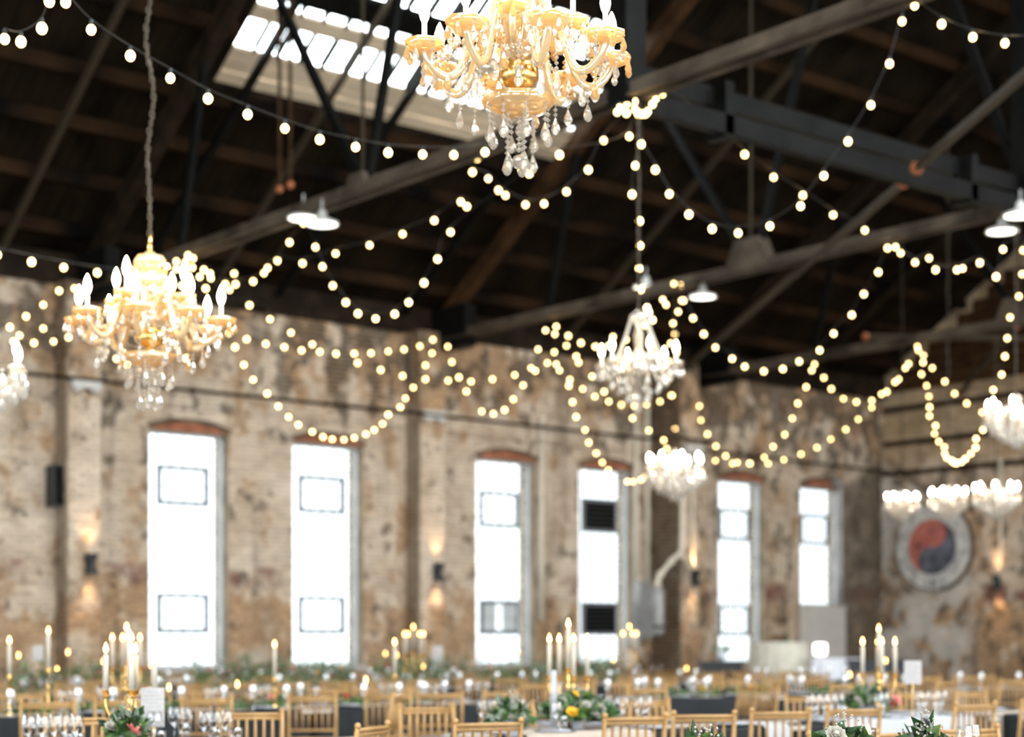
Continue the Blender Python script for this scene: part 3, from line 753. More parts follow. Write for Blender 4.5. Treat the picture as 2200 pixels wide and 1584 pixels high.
S = [
 ('festoon string sweeping from the upper left corner past the skylight to the middle post', [(141,5),(196,64),(280,120),(366,168),(447,212),(532,246),(612,276),(687,300),(764,316),(834,328),(908,332),(975,333),(1042,327),(1202,333),(1352,293)], 9.5, 16.2, None, N1),
 ('short festoon string curving down to the left edge at the upper left corner', [(10,84),(45,90),(90,61),(106,3)], 9.6, 9.2, None, None),
 ('festoon string looping under the front chandelier up to the middle post', [(1025,341),(1015,370),(1049,384),(1071,409),(1086,420),(1129,440),(1169,438),(1217,412),(1264,365),(1297,302),(1346,243)], 19, 16.2, None, N1),
 ('festoon string running down left from under the front chandelier to the left wall pier', [(1003,444),(990,434),(933,474),(865,503),(794,527),(721,545),(650,566),(596,559)], 18.5, 22.5, None, None),
 ('festoon string hanging in a deep loop before the dark eave, left of centre', [(652,480),(678,531),(693,573),(715,614),(743,650),(769,674),(807,685),(848,675),(878,650),(911,608),(940,557),(968,499),(1137,373)], 20.5, 17.5, tuple(on_x(650, 462, 11.14)), None),
 ('festoon string climbing from the left pilaster to the ceiling lamp', [(493,623),(506,611),(544,605),(567,587),(575,576),(596,561),(622,521),(673,480)], 23, 21, N8, None),
 ('festoon string at the left edge passing behind the left chandelier', [(-6,548),(68,563),(137,575),(209,586),(283,594),(345,600),(391,614),(442,620),(484,611)], 14, 22.5, None, N8),
 ('festoon string rising behind the left chandelier to the truss chord', [(160,620),(127,625),(93,655),(56,680),(21,703),(-10,722)], 22.5, 21, None, None),
 ('low festoon string left of the left chandelier', [(29,734),(42,721),(93,706),(73,737),(115,734),(147,725),(250,771),(273,783),(330,786),(400,770),(492,717),(536,656)], 23.2, 22.6, None, None),
 ('tight cluster of festoon bulbs falling from the truss chord right of the left chandelier', [(415,555),(404,549),(399,563),(379,562),(379,578),(413,575),(438,580),(451,588),(453,598),(429,595),(503,588),(506,611)], 22.4, 22.8, N2, None),
 ('long festoon string descending from the left pilaster along the brick wall', [(536,656),(580,686),(625,715),(671,740),(687,756),(722,760),(761,760),(797,759),(834,755),(868,751),(902,744),(930,730)], 23, 27.6, N8, N7),
 ('festoon string crossing the brick wall above the second window', [(505,746),(530,729),(571,739),(611,746),(648,753),(722,761),(768,780),(818,795),(865,808),(914,815),(963,818)], 24, 28, None, None),
 ('deep festoon loop hanging just above the second window', [(524,784),(544,816),(574,846),(598,873),(620,896),(641,913),(671,928),(694,939),(714,944),(739,945),(761,941),(786,933),(804,924),(822,911),(834,891),(860,875),(871,856),(888,833),(914,785),(928,759)], 24, 27.8, None, N7),
 ('festoon string dipping between the second pilaster and the second truss', [(962,745),(971,778),(986,811),(1012,820),(1058,815),(1106,806),(1141,791),(1156,751),(1172,710)], 28, 27, N7, None),
 ('small festoon loop on the brick above the third window', [(1002,841),(1035,884),(1060,889),(1084,881),(1103,858),(1124,828),(1150,797),(1176,780)], 28.3, 27.3, None, None),
 ('festoon string running right from the second truss toward the crown of the central chandelier', [(1195,702),(1221,722),(1248,737),(1279,745),(1308,743),(1317,724),(1345,730),(1397,731)], 27, 25, N3, None),
 ('festoon string falling steeply from the second truss beside the third window', [(1181,677),(1184,676),(1192,718),(1217,743),(1238,766),(1243,779),(1224,816),(1222,829),(1230,864),(1238,896),(1257,924),(1265,951),(1281,974),(1294,994),(1307,1010),(1348,1035),(1360,1035),(1377,1031),(1385,1025),(1407,997),(1423,982),(1432,964),(1426,946)], 27, 31, N3, None),
 ('festoon string looping below the central white chandelier', [(1191,757),(1195,783),(1202,796),(1252,836),(1278,852),(1308,863),(1335,870),(1363,872),(1389,869),(1418,863),(1442,850),(1445,850)], 27.2, 32, None, None),
 ('short festoon string just left of the central white chandelier', [(1272,809),(1298,842),(1359,899),(1394,925),(1450,922)], 28, 31, None, None),
 ('vertical festoon string hanging from the middle post', [(1371,245),(1378,310),(1365,356),(1358,418),(1374,475),(1375,528),(1373,577),(1376,622),(1390,662),(1394,671),(1402,688)], 16.2, 17.2, N1, None),
 ('festoon bulbs bunched around the top of the middle post', [(1326,241),(1331,233),(1346,243),(1347,223),(1363,219),(1366,235),(1377,245),(1386,245),(1391,240),(1402,224),(1408,212),(1406,193),(1423,201)], 16.1, 16.3, None, N1),
 ('festoon string dipping right of the middle post then rising to the upper right', [(1378,310),(1408,365),(1438,417),(1480,461),(1530,492),(1586,501),(1654,486),(1720,443),(1770,378),(1822,304),(1871,226),(1911,137),(1938,46),(1958,-20)], 16.3, 14.5, N1, None),
 ('festoon string running down right from the middle post to the second truss', [(1423,201),(1482,234),(1540,286),(1600,332),(1662,381),(1725,420),(1790,462),(1858,495),(1907,533)], 16.2, 21.6, N1, N9),
 ('festoon string along the top right corner', [(1965,12),(2023,52),(2090,80),(2159,93),(2240,95)], 13.8, 12, None, None),
 ('festoon string falling from the second truss beside the central chandelier', [(1448,610),(1462,613),(1465,646),(1457,670),(1446,695),(1450,718),(1441,738),(1453,758),(1436,776),(1435,817)], 24.8, 28, N4, None),
 ('short festoon strand left of the second truss hanger', [(1424,644),(1431,655),(1386,699)], 24.8, 25.2, N4, None),
 ('wide festoon swag under the second truss ending near the last truss', [(1464,613),(1469,646),(1489,684),(1512,718),(1537,747),(1573,771),(1600,788),(1641,798),(1682,793),(1717,777),(1761,753),(1791,717),(1830,677),(1856,632),(1887,585),(1907,533)], 24.7, 22, N4, N9),
 ('festoon string dropping from the wide swag down the brick wall by the fifth window', [(1750,783),(1744,796),(1732,832),(1714,867),(1702,899),(1686,934),(1661,960),(1642,983),(1612,996),(1584,994),(1559,980),(1538,959),(1520,933),(1506,903),(1503,873),(1486,844),(1478,826)], 29.5, 32.6, None, N6),
 ('festoon string dipping across the corner up to the last truss', [(1770,812),(1786,836),(1812,857),(1840,864),(1873,861),(1894,847),(1905,842),(1923,821),(1931,815),(1945,791),(1952,782),(1971,745)], 31, 29.3, None, N5),
 ('long low festoon string above the fifth and sixth windows', [(1873,876),(1844,901),(1817,923),(1785,944),(1755,962),(1721,976),(1684,988),(1650,996),(1610,996),(1574,996),(1537,990),(1498,979),(1463,965)], 33.5, 32.5, None, None),
 ('festoon bulbs hanging straight down the third pilaster', [(1466,835),(1473,851),(1461,875),(1461,898),(1450,922),(1440,943)], 32.6, 32.6, N6, None),
 ('deep narrow festoon loop before the end wall above the round sign', [(1973,753),(1984,764),(1983,779),(1980,804),(1991,829),(1996,852),(1997,875),(1997,894),(2010,915),(2008,932),(2017,949),(2029,961),(2030,975),(2034,984),(2045,990),(2051,995),(2056,995),(2066,993),(2074,986),(2086,975),(2096,962),(2097,943),(2112,924),(2121,899),(2128,871),(2134,838),(2152,805),(2159,766),(2164,727),(2170,682),(2189,637),(2196,589),(2198,538)], 29.3, 21.5, N5, None),
 ('shallow festoon string inside the deep loop before the end wall', [(1971,745),(2003,791),(2030,820),(2051,846),(2077,867),(2110,886)], 29.3, 27.5, N5, None),
 ('festoon string along the second truss toward the right edge', [(1924,531),(1935,544),(1966,564),(1996,555),(2010,580),(2056,580),(2068,577),(2105,565),(2140,595),(2155,536),(2215,520)], 21.6, 18.5, N9, None),
]
for lab, pts, a, b, h, t_ in S: string(lab, pts, a, b, head=h, tail=t_)

# ------------------------------------------------------------------ lamps and services on structure
def highbay(label, loc):
    t = thing('high_bay_lamp', label, 'ceiling lamp', loc, 0, 'round high bay lamps under the trusses')
    part(MB().lathe([(.03, .12), (.05, .10), (.06, .03), (.19, -.02), (.20, -.05), (.185, -.05), (.05, .02)], 18), 'reflector', 'whitepaint', t, True)
    part(MB().lathe([(.001, -.045), (.178, -.045), (.178, -.04), (.001, -.04)], 18), 'lens', 'lamp', t)
    part(MB().tube([(0, 0, .10), (0, 0, .25)], .012, 6), 'stem', 'galv', t)
for lab, loc in (('round high bay lamp on the near truss, left one of a close pair', tuple(on_x(652, 462, 11.14))), ('round high bay lamp on the near truss, right one of a close pair', tuple(on_x(692, 474, 11.0))),
                 ('round high bay lamp under the second truss, left of the triangular gusset plate', tuple(on_x(1510, 632, 17.6))), ('round high bay lamp beside the long beam at the right edge, lower one', tuple(on_x(2153, 490, 17.6))),
                 ('round high bay lamp beside the long beam at the right edge, upper one', tuple(on_x(2192, 455, 16.9))), ('small high bay lamp where the vertical string meets the second truss', tuple(on_x(1388, 612, 17.6)))):
    highbay(lab, loc)

def sconce(label, loc, nrm):
    t = thing('wall_sconce', label, 'wall lamp', loc, math.atan2(nrm[1], nrm[0]) - pi/2, 'black up and down wall lamps')
    part(MB().box((-.05, -.01, -.07), (.05, .03, .07)), 'backplate', 'black', t)
    h = MB().lathe([(.035, -.15), (.095, -.15), (.10, -.13), (.05, -.02), (.05, .02), (.10, .13), (.095, .15), (.035, .15)], 14, Matrix.Translation((0, .12, 0)))
    part(h, 'shade', 'black', t, True); part(MB().tube([(0, 0, 0), (0, .10, 0)], .02, 6), 'arm', 'black', t)
    for s in (1, -1):
        part(MB().lathe([(.001, .012*s), (.05, .012*s), (.05, 0), (.001, 0)], 12, Matrix.Translation((0, .12, .12*s))), 'lens', 'warm', t)
        l = bpy.data.lights.new('sconce_light', 'SPOT'); l.energy = 11; l.color = (1, .66, .34); l.spot_size = 1.25; l.spot_blend = .8; l.shadow_soft_size = .04
        o = bpy.data.objects.new('sconce_light', l); COL.link(o); o.parent = t; o.location = (0, .13, .17*s); o.rotation_euler = (pi if s > 0 else 0, 0, 0)
        o.rotation_euler.x += .10 * s
p = on_y(190, 1213, 23.3); sconce('black wall lamp on the left pilaster beside the first window', (11.10, 23.3, 2.5), (0, -1))
sconce('black wall lamp on the middle pilaster between second and third windows', (tuple(on_y(935, 1225, 23.3))[0], 23.3, 2.55), (0, -1))
sconce('black wall lamp on the dark pilaster left of the fifth window', (tuple(on_y(1487, 1250, 22.9))[0], 22.9, 2.58), (0, -1))
sconce('black wall lamp on the end wall right of the round sign', (END_X, on_x(2147, 1258, END_X).y, 2.58), (-1, 0))

def capital(label, x, y, Y):
    p = on_y(x, y, Y); t = thing('emergency_light', label, 'light fitting', p, 0, 'white oblong light fittings on the pilasters')
    part(MB().box((-.22, -.13, -.07), (.22, -.025, .07)), 'housing', 'whitepaint', t)
    for s in (-1, 1): part(MB().lathe([(.02, .03), (.07, 0), (.075, -.05), (.001, -.055)], 10, Matrix.Translation((s*.14, -.10, -.07))), 'lamp_head', 'whitepaint', t, True)
capital('white oblong light fitting on the left pilaster above the lamp', 180, 826, 23.3)
capital('white oblong light fitting on the middle pilaster', 926, 893, 23.3)
capital('white oblong light fitting on the pilaster between fourth and fifth windows', 1484, 965, 22.9)
sp = thing('wall_speaker', 'black loudspeaker on the wall left of the first pilaster', 'speaker', tuple(on_y(124, 1045, 23.5)))
part(MB().box((-.12, -.12, -.30), (.12, .14, .30)), 'cabinet', 'black', sp); part(MB().box((-.03, .13, -.05), (.03, .2, .05)), 'bracket', 'black', sp); part(MB().box((-.10, -.13, -.28), (.10, -.12, .28)), 'grille', 'darksteel', sp)

def pipe(name, label, pts, r, m, cat='pipe', group=None):
    o = Vector(pts[0]); t = thing(name, label, cat, o, 0, group)
    part(MB().tube([Vector(p) - o for p in pts], r, 8), 'tube', m, t, True)
    for p in pts[1:-1:3] if len(pts) > 3 else [pts[0]]: part(MB().ball(Vector(p) - o, r * 1.6, 8, 4), 'coupling', m, t)
    return t
pipe('sprinkler_pipe', 'thin dark pipe running along the brick wall above the windows', [(8, 23.18, 5.16), (17.0, 23.18, 5.18), (22.2, 23.18, 5.16), (22.5, 22.78, 5.16), (23.5, 22.78, 5.16), (23.7, 23.5, 5.1), (END_X-.1, 23.55, 5.05)], .028, 'timber')
for lab, x, y0, y1, g in (('slender vertical conduit left of the fourth window', 1163, 900, 1335, None), ('left one of two straight conduits above the electrical box', 1366, 850, 1252, 1), ('right one of two straight conduits above the electrical box', 1391, 850, 1252, 1)):
    a = on_y(x, y0, 23.62); b = on_y(x, y1, 23.62)
    pipe('conduit', lab, [tuple(a), (a.x, 23.62, b.z)], .042, 'conduit', 'conduit', 'pale conduits on the brick wall')
a = on_y(1488, 985, 22.84); pipe('conduit', 'short vertical conduit above the lamp left of the fifth window', [tuple(a), (a.x, 22.84, 2.78)], .03, 'conduit', 'conduit')
q = [on_y(x, y, 22.75) for x, y in ((1466, 1040), (1464, 1178), (1452, 1196), (1424, 1228), (1414, 1246), (1413, 1270))]
pipe('conduit', 'thick bent conduit coming down before the dark pilaster', spline([tuple(v) for v in q], 3), .045, 'conduit', 'conduit')
p = on_y(1383, 1310, 23.55)
t = thing('electrical_box', 'tall grey electrical box right of the fourth window', 'electrical box', (p.x, 23.57, p.z))
part(MB().box((-.17, -.10, -.55), (.17, .1, .52)), 'cabinet', 'galv', t); part(MB().box((-.15, -.12, -.52), (.15, -.10, .49)), 'door', 'galv', t); part(MB().box((.10, -.14, -.03), (.13, -.12, .05)), 'handle', 'darksteel', t)
p = on_y(1415, 1315, 22.75)
t = thing('meter_canister', 'grey cylindrical canister at the foot of the bent conduit', 'electrical box', (p.x, 22.75, p.z))
part(MB().lathe([(.001, -.45), (.09, -.43), (.11, -.36), (.11, .30), (.09, .42), (.05, .46), (.001, .46)], 14), 'body', 'galv', t, True); part(MB().lathe([(.118, -.30), (.118, -.25)], 14), 'band', 'darksteel', t); part(MB().box((-.04, .05, -.2), (.04, .2, .2)), 'bracket', 'galv', t)
a = on_y(1806, 1046, 23.6); b = on_y(1806, 1300, 23.6)
pipe('conduit', 'pale pipe bent over the top right corner of the last window', spline([(a.x-.22, 23.6, a.z+.06), (a.x-.06, 23.6, a.z+.05), (a.x, 23.6, a.z-.08), (a.x, 23.6, b.z)], 3), .045, 'galv', 'pipe')
a = on_x(2150, 1120, END_X-.09); b = on_x(2150, 1245, END_X-.09)
pipe('conduit', 'white vertical conduit feeding the end wall lamp', [tuple(a + Vector((0, 0, 1.2))), (END_X-.09, a.y, b.z)], .03, 'conduit', 'conduit')
for k, (z, y0) in enumerate([(5.62, 23.6), (4.98, 23.6), (6.35, 23.6)]):
    mb = MB().box((END_X-.09, 15.5, z-.05), (END_X, y0, z+.05)); o = struct(mb, 'trim_%d' % (k+1), 'timber')
# boards on the upper end wall
for k in range(9):
    z = 6.72 + k*.24
    ytop = WALL_Y - (z + .24 - 7.05) / SLOPE if z + .24 > 7.05 else WALL_Y
    part(MB().box((END_X-.05-.008*(k % 2), 14.5, z), (END_X-.018, ytop-.3, z+.225)), 'siding_board', 'brown', wall_end)

# round railway sign on the end wall
c = on_x(2016, 1176, END_X); R_ = .93; tilt = -.06
t = thing('round_sign', 'round weathered wooden sign with a white ring around interlocking red and dark comma shapes', 'sign', (END_X - .16, c.y, c.z), pi/2 + tilt)
# local frame: sign faces -Y after the turn; local +X points to the right as seen
t.rotation_euler = (0, 0, -pi/2 - tilt)
def half_curve(r, n=14):
    """S-curve from top to bottom of a disc of radius r"""
    out = []
    for i in range(n + 1): a = pi * i / n; out.append((r/2*sin(a), r/2 + r/2*cos(a)))
    for i in range(1, n + 1): a = pi * i / n; out.append((-r/2*sin(a), -r/2 + r/2*cos(a)))
    return out
def slab(poly, y0, y1):
    n = len(poly); return MB().add([(x, y0, z) for x, z in poly] + [(x, y1, z) for x, z in poly], [tuple(range(n)), tuple(range(n, 2*n))[::-1]] + [(i, n+i, n+(i+1) % n, (i+1) % n) for i in range(n)])
ring = [(R_*cos(2*pi*i/48), R_*sin(2*pi*i/48)) for i in range(48)]
part(slab(ring, -.02, .12), 'backing_disc', 'signrim', t)
w = 2*R_*.97/9
for k in range(9):
    x0 = -R_*.97 + k*w + .004; x1 = x0 + w - .008; rr_ = R_*.965
    top = [(x0 + (x1-x0)*i/4, sqrt(max(0, rr_**2 - (x0 + (x1-x0)*i/4)**2))) for i in range(5)]
    poly = top + [(x, -z) for x, z in top[::-1]]
    part(slab(poly, -.045 - .004*(k % 2), -.021), 'plank', 'signwhite', t)
ri = R_*.62; rot45 = radians(-10)
def rotp(P): return [(x*cos(rot45) - z*sin(rot45), x*sin(rot45) + z*cos(rot45)) for x, z in P]
Sc = half_curve(ri)
# fans of quads from the S-curve to either side of the rim
def comma(side):
    n = len(Sc) - 1; P = []; mb = MB()
    rim = [(side*ri*sin(pi*i/n), ri*cos(pi*i/n)) for i in range(n+1)]
    A = rotp(Sc); B = rotp(rim)
    for i in range(n):
        q = [A[i], A[i+1], B[i+1], B[i]]
        if side > 0: q = q[::-1]
        mb.add([(x, -.062, z) for x, z in q] + [(x, -.048, z) for x, z in q], [(0,1,2,3)[::-1], (4,5,6,7)[::-1], (0,1,5,4), (1,2,6,5), (2,3,7,6), (3,0,4,7)])
    return mb
part(comma(-1), 'red_comma', 'signred', t); part(comma(1), 'dark_comma', 'signblack', t)
for cx_, cz_, m in ((-.0, ri/2, 'signblack'), (.0, -ri/2, 'signred')):
    pass
part(MB().lathe([(.001, 0), (.05, 0), (.05, .015), (.001, .015)], 12, Matrix.Translation((-ri*.55, -.064, .02)) @ Matrix.Rotation(pi/2, 4, 'X')), 'knot_hole', 'black', t)
# raised letter blocks at the foot of the ring, too worn to read
part(slab([(-.03, -R_*.93), (.03, -R_*.93), (.025, -R_*.72), (-.025, -R_*.72)], -.056, -.045), 'worn_mark', 'signblack', t)
# ------------------------------------------------------------------ banquet
ROWS = [4.3, 8.5, 13.2, 17.7, 21.4]
RNAME = ['nearest', 'second', 'third', 'fourth', 'rearmost']
TOP = .76
# tables along each row: (x start, x end)
TL = 2.44
TABLES = {0: [4.4, 7.2], 1: [.9, 3.5, 6.7, 9.2, 12.0], 2: [3.3, 5.8, 8.3, 11.7, 14.3, 18.0], 3: [7.6, 10.2, 12.8, 15.4, 19.0], 4: [10.4, 13.0, 15.6, 18.4]}
def in_view(p, m=60):
    x, y, z = proj(p); return z > 3 and -m < x < 2200 + m and y < 1584 + m
LEG = None
def table(r, x0, k):
    Y = ROWS[r]; xc = x0 + TL/2
    where = '%s in the %s row of long tables' % (ORD[k], RNAME[r])
    t = thing('banquet_table', 'long folding table under black linen, %s' % where, 'table', (xc, Y, 0), 0, 'long banquet tables')
    inst(cm('ttop', lambda: MB().box((-TL/2, -.38, TOP-.035), (TL/2, .38, TOP-.004)).mesh('tabletop', 'plaster')), 'tabletop', t)
    for sx in (-1, 1):
        for sy in (-1, 1):
            inst(cm('tleg', lambda: MB().tube([(0, 0, 0), (0, 0, TOP-.03)], .016, 6).mesh('leg', 'galv')), 'leg', t, (sx*1.0, sy*.3, 0))
    # black cloth, rounded at the corners and pleated at the hem
    def cloth():
        mb = MB(); P = []
        n = 120
        for i in range(n):
            a = 2*pi*i/n; ca, sa = cos(a), sin(a); e = .22
            x = (abs(ca) ** e) * (1 if ca >= 0 else -1) * (TL/2 + .012); y = (abs(sa) ** e) * (1 if sa >= 0 else -1) * .395
            P.append((x, y))
        lev = [(1.0, TOP), (1.004, TOP-.02), (1.006, TOP-.3), (1.006, .03)]
        vs = []
        for j, (s, z) in enumerate(lev):
            for i, (x, y) in enumerate(P):
                w = (0, .0, .012, .022)[j] * sin(i * 2.1 + j); L_ = sqrt(x*x + y*y)
                vs.append((x*s + x/L_*w, y*s + y/L_*w, z))
        fs = [tuple(range(n))]
        for j in range(3):
            for i in range(n): fs.append((j*n+i, (j+1)*n+i, (j+1)*n+(i+1) % n, j*n+(i+1) % n))
        return mb.add(vs, fs).mesh('tablecloth', 'blackcloth', True)
    o = inst(cm('bcloth', cloth), 'tablecloth', None, (xc, Y, 0)); tag(o, 'black linen cloth over the long table, %s' % where, 'tablecloth', 'black tablecloths')
    def run():
        mb = MB(); L_ = TL/2 + .02; w = .19; n = 24; vs = []; prof = []
        prof = [(-L_-.012, TOP-.28), (-L_-.012, TOP-.01), (-L_+.01, TOP+.008)] + [(-L_ + 2*L_*i/n, TOP+.008 + .002*sin(i*1.7)) for i in range(1, n)] + [(L_-.01, TOP+.008), (L_+.012, TOP-.01), (L_+.012, TOP-.28)]
        for x, z in prof:
            wv = .008*sin(x*9)
            vs += [(x, -w+wv, z), (x, w+wv, z)]
        return mb.add(vs, [(2*i, 2*i+2, 2*i+3, 2*i+1) for i in range(len(prof)-1)]).mesh('table_runner', 'runner')
    o = inst(cm('runner', run), 'table_runner', None, (xc, Y, 0)); tag(o, 'pale beige runner on the table, %s' % where, 'table runner', 'pale table runners')
    sol = o.modifiers.new('thick', 'SOLIDIFY'); sol.thickness = .004
for r, xs in TABLES.items():
    k = 0
    for x0 in xs:
        table(r, x0, k); k += 1

# white cloth panels hanging over the front edge of the right-hand tables
def panel(label, px_, r, w, mt='whitecloth'):
    Y = ROWS[r]; x = on_y(px_, 1500, Y - .4).x; mb = MB(); n = 12; vs = []
    prof = [(.42, TOP-.25), (.412, TOP-.01), (.39, TOP+.014), (0, TOP+.016), (-.39, TOP+.014), (-.412, TOP-.01), (-.42, TOP-.25), (-.425, TOP-.5)]
    for i in range(n + 1):
        u = -w/2 + w*i/n
        for j, (y, z) in enumerate(prof): vs.append((u, y - (.012*sin(i*1.9) if j > 5 else 0), z))
    m_ = len(prof); fs = [(i*m_+j, (i+1)*m_+j, (i+1)*m_+j+1, i*m_+j+1) for i in range(n) for j in range(m_-1)]
    o = part(mb.add(vs, fs), 'cloth_panel', mt, None, True, loc=(x, Y, 0)); tag(o, label, 'cloth', 'pale cloths laid across the tables')
panel('wide pale cloth laid across the table in front of the flower arrangement', 1270, 1, 1.05, 'runner')
panel('white cloth hanging over the table below the right candelabra', 1895, 1, .95)
panel('white cloth hanging over the table edge right of the right candelabra', 2045, 1, .55)
panel('white cloth on the table end left of the right candelabra', 1668, 1, .25)

# chairs
H = .90
def spin(n, p, q, r, rings=()):
    """turned bamboo-like rod"""
    return MB().tube([p, q], r, n)
def chair_meshes(sfx):
    return dict(
        rear=MB().tube([(0, -.02, 0), (0, 0, .44), (0, -.03, .70), (0, -.06, H)], [.013, .017, .016, .014], 7).ball((0, -.062, H+.008), .019, 7, 4)
             .ball((0, -.035, .72), .021, 7, 3, .5).ball((0, -.004, .50), .021, 7, 3, .5).mesh('back_post', 'chairgold', True),
        front=MB().tube([(0, 0, 0), (0, 0, .44)], [.012, .018], 7).ball((0, 0, .30), .021, 7, 3, .5).mesh('leg', 'chairgold', True),
        seat=MB().box((-.205, -.19, .425), (.205, .20, .455)).mesh('seat', 'chairgold'),
        cush=MB().lathe([(.001, .455), (.19, .457), (.205, .475), (.19, .50), (.001, .508)], 20, Matrix.Identity(4)).mesh('cushion', 'cushion', True),
        rail=MB().tube([(-.19, 0, 0), (0, .012, 0), (.19, 0, 0)], .0125, 6).mesh('rail', 'chairgold', True),
        spindle=MB().tube([(0, 0, 0), (0, .0, .10), (0, .0, .235)], [.008, .011, .008], 6).mesh('spindle', 'chairgold', True),
        side=MB().tube([(0, -.19, 0), (0, .19, 0)], .010, 6).mesh('stretcher', 'chairgold', True))
CMX = chair_meshes('')
joined = MB()
def J(mb2_v, mb2_f, T): joined.add(mb2_v, mb2_f, T)
def me_data(me): return [tuple(v.co) for v in me.vertices], [tuple(p.vertices) for p in me.polygons]
YB = lambda z: -.195 - max(0, (z - .44)) * .13     # lean of the back
chair_layout = []
for s in (-1, 1):
    chair_layout += [('back_post', 'rear', (s*.195, -.19, 0)), ('leg', 'front', (s*.185, .18, 0)), ('stretcher', 'side', (s*.19, 0, .20))]
chair_layout += [('seat', 'seat', (0, 0, 0)), ('cushion', 'cush', (0, .005, 0))]
for z in (.54, .61, .86): chair_layout.append(('rail', 'rail', (0, YB(z)-.0, z)))
chair_layout.append(('rail', 'rail', (0, YB(.885)-.002, .885)))
chair_layout.append(('rail', 'rail', (0, .18, .20)))
for k in range(6): chair_layout.append(('spindle', 'spindle', (-.135 + k*.054, YB(.73)+.012, .62)))
for nm, key, loc in chair_layout:
    if key == 'cush': continue
    v, f = me_data(CMX[key]); J(v, f, Matrix.Translation(loc))
far_me = joined.mesh('chair', 'chairgold', True)
CHAIRS = []
def chair(x, y, rz, label, group, far=False):
    if far:
        t = inst(far_me, 'gold_chair', None, (x, y, 0), (0, 0, rz)); tag(t, label, 'chair', group)
        inst(CMX['cush'], 'cushion', t, (0, .005, 0)); 
    else:
        t = thing('gold_chair', label, 'chair', (x, y, 0), rz, group)
        for nm, key, loc in chair_layout: inst(CMX[key], nm, t, loc)
    CHAIRS.append((x, y))
# chairs read one by one from the photograph: pixel x of the back, row, side of table (-1 camera side), turn, words
A, Fr = 0.0, -.55
near = [
 (112, 2, -1, Fr, 'with its back to us at the left end of the third row'), (156, 1, 1, 2.55, 'facing the camera left of the left candelabra, its slats lit pale'),
 (266, 2, -1, Fr, 'with its back to us, half hidden by the left candelabra'), (447, 2, -1, Fr, 'with its back to us, right of the white menu card'),
 (539, 1, 1, 2.6, 'with pale slats right of the wine glasses by the menu card'), (670, 2, -1, Fr, 'with a wine glass before it, between second and third windows'),
 (708, 1, -1, .55, 'close to the camera with one raised finial, turned right'), (790, 2, -1, .75, 'turned sideways, left one of an overlapping pair'),
 (842, 2, -1, -.75, 'right one of an overlapping pair below the middle pilaster'), (940, 2, -1, Fr, 'half hidden left of the chair at the table corner'),
 (1015, 1, -1, -.3, 'at the table corner left of the flower arrangement'), (1374, 2, -1, -.45, 'with its back to us right of the flower arrangement'),
 (1415, 1, 1, 2.8, 'facing the camera right of the two tall wine glasses'), (1330, 1, -1, -.35, 'cut by the bottom edge right of the flowers'),
 (1488, 1, -1, -.5, 'cut by the bottom edge, second to the right of the flowers'), (1512, 3, -1, Fr, 'standing alone behind the third row left of the skirted table'),
 (1600, 3, -1, Fr, 'next to the skirted table legs, back to the camera'), (1560, 2, -1, 1.2, 'seen edge-on, rear one of two below the fifth window'),
 (1605, 2, -1, 1.35, 'seen edge-on, front one of two below the fifth window'), (1650, 1, -1, -.5, 'at the bottom behind the glowing votive'),
 (1762, 1, 1, 2.7, 'facing the camera behind the glasses left of the right candelabra'), (1798, 1, -1, -.4, 'with its back to us above the big green leaves'),
 (1882, 0, 1, 2.9, 'cut by the bottom edge in front of the white cloth'), (2008, 1, 1, 2.85, 'facing the camera under the white table card'),
 (2014, 0, 1, 3.05, 'low in front of the white cloth below the table card'), (2158, 0, 1, 2.95, 'in the bottom right corner'),
 (2092, 2, -1, 1.1, 'turned sideways behind the right white cloth'), (2148, 2, -1, -.5, 'with a white cushion near the right edge'), (2205, 2, -1, -.6, 'cut by the right edge'),
 (1674, 3, -1, Fr, 'left one of two in front of the cream skirted table'), (1740, 3, -1, Fr, 'right one of two in front of the cream skirted table'),
 (1895, 2, -1, -.6, 'behind the stem of the right candelabra'), (2022, 2, 1, 2.9, 'facing the camera behind the white table card')]
for x, r, side, rz, words in near:
    Y = ROWS[r] + side * .80 - {790: .38, 1605: .42}.get(x, 0); p = on_y(x, 1480, Y)
    lab = 'gold slat-back chair ' + words
    chair(p.x, Y, rz, lab, 'gold banquet chairs')
# the remaining chairs along the tables
cnt = 0
SIDE = {1: 'far', -1: 'camera'}
for r in (1, 2, 3, 4):
    for side in (-1, 1):
        Y = ROWS[r] + side * .80; k = 0
        for x0 in TABLES[r]:
            for j in range(4 if r > 1 else 3):
                x = x0 + .3 + j * (.61 if r > 1 else .9) + rnd.uniform(-.05, .05)
                if not in_view((x, Y, .9), 20) or proj((x, Y, .9))[1] > 1590: continue
                if any((x-a)**2 + (Y-b)**2 < .52**2 for a, b in CHAIRS): continue
                if r == 1 and side == -1 and proj((x, Y, .9))[0] < 1230 : continue
                if r == 1 and side == 1 and rnd.random() < .45: continue
                if r == 2 and side == -1 and rnd.random() < .35: continue
                rz = rnd.uniform(-.35, .15) + (pi if side > 0 else 0); k += 1
                chair(x, Y + rnd.uniform(-.05, .06), rz, 'gold slat-back chair, %s of the small ones along the %s side of the %s row' % (ORD[k-1], SIDE[side], RNAME[r]), 'gold banquet chairs', far=(r > 2))

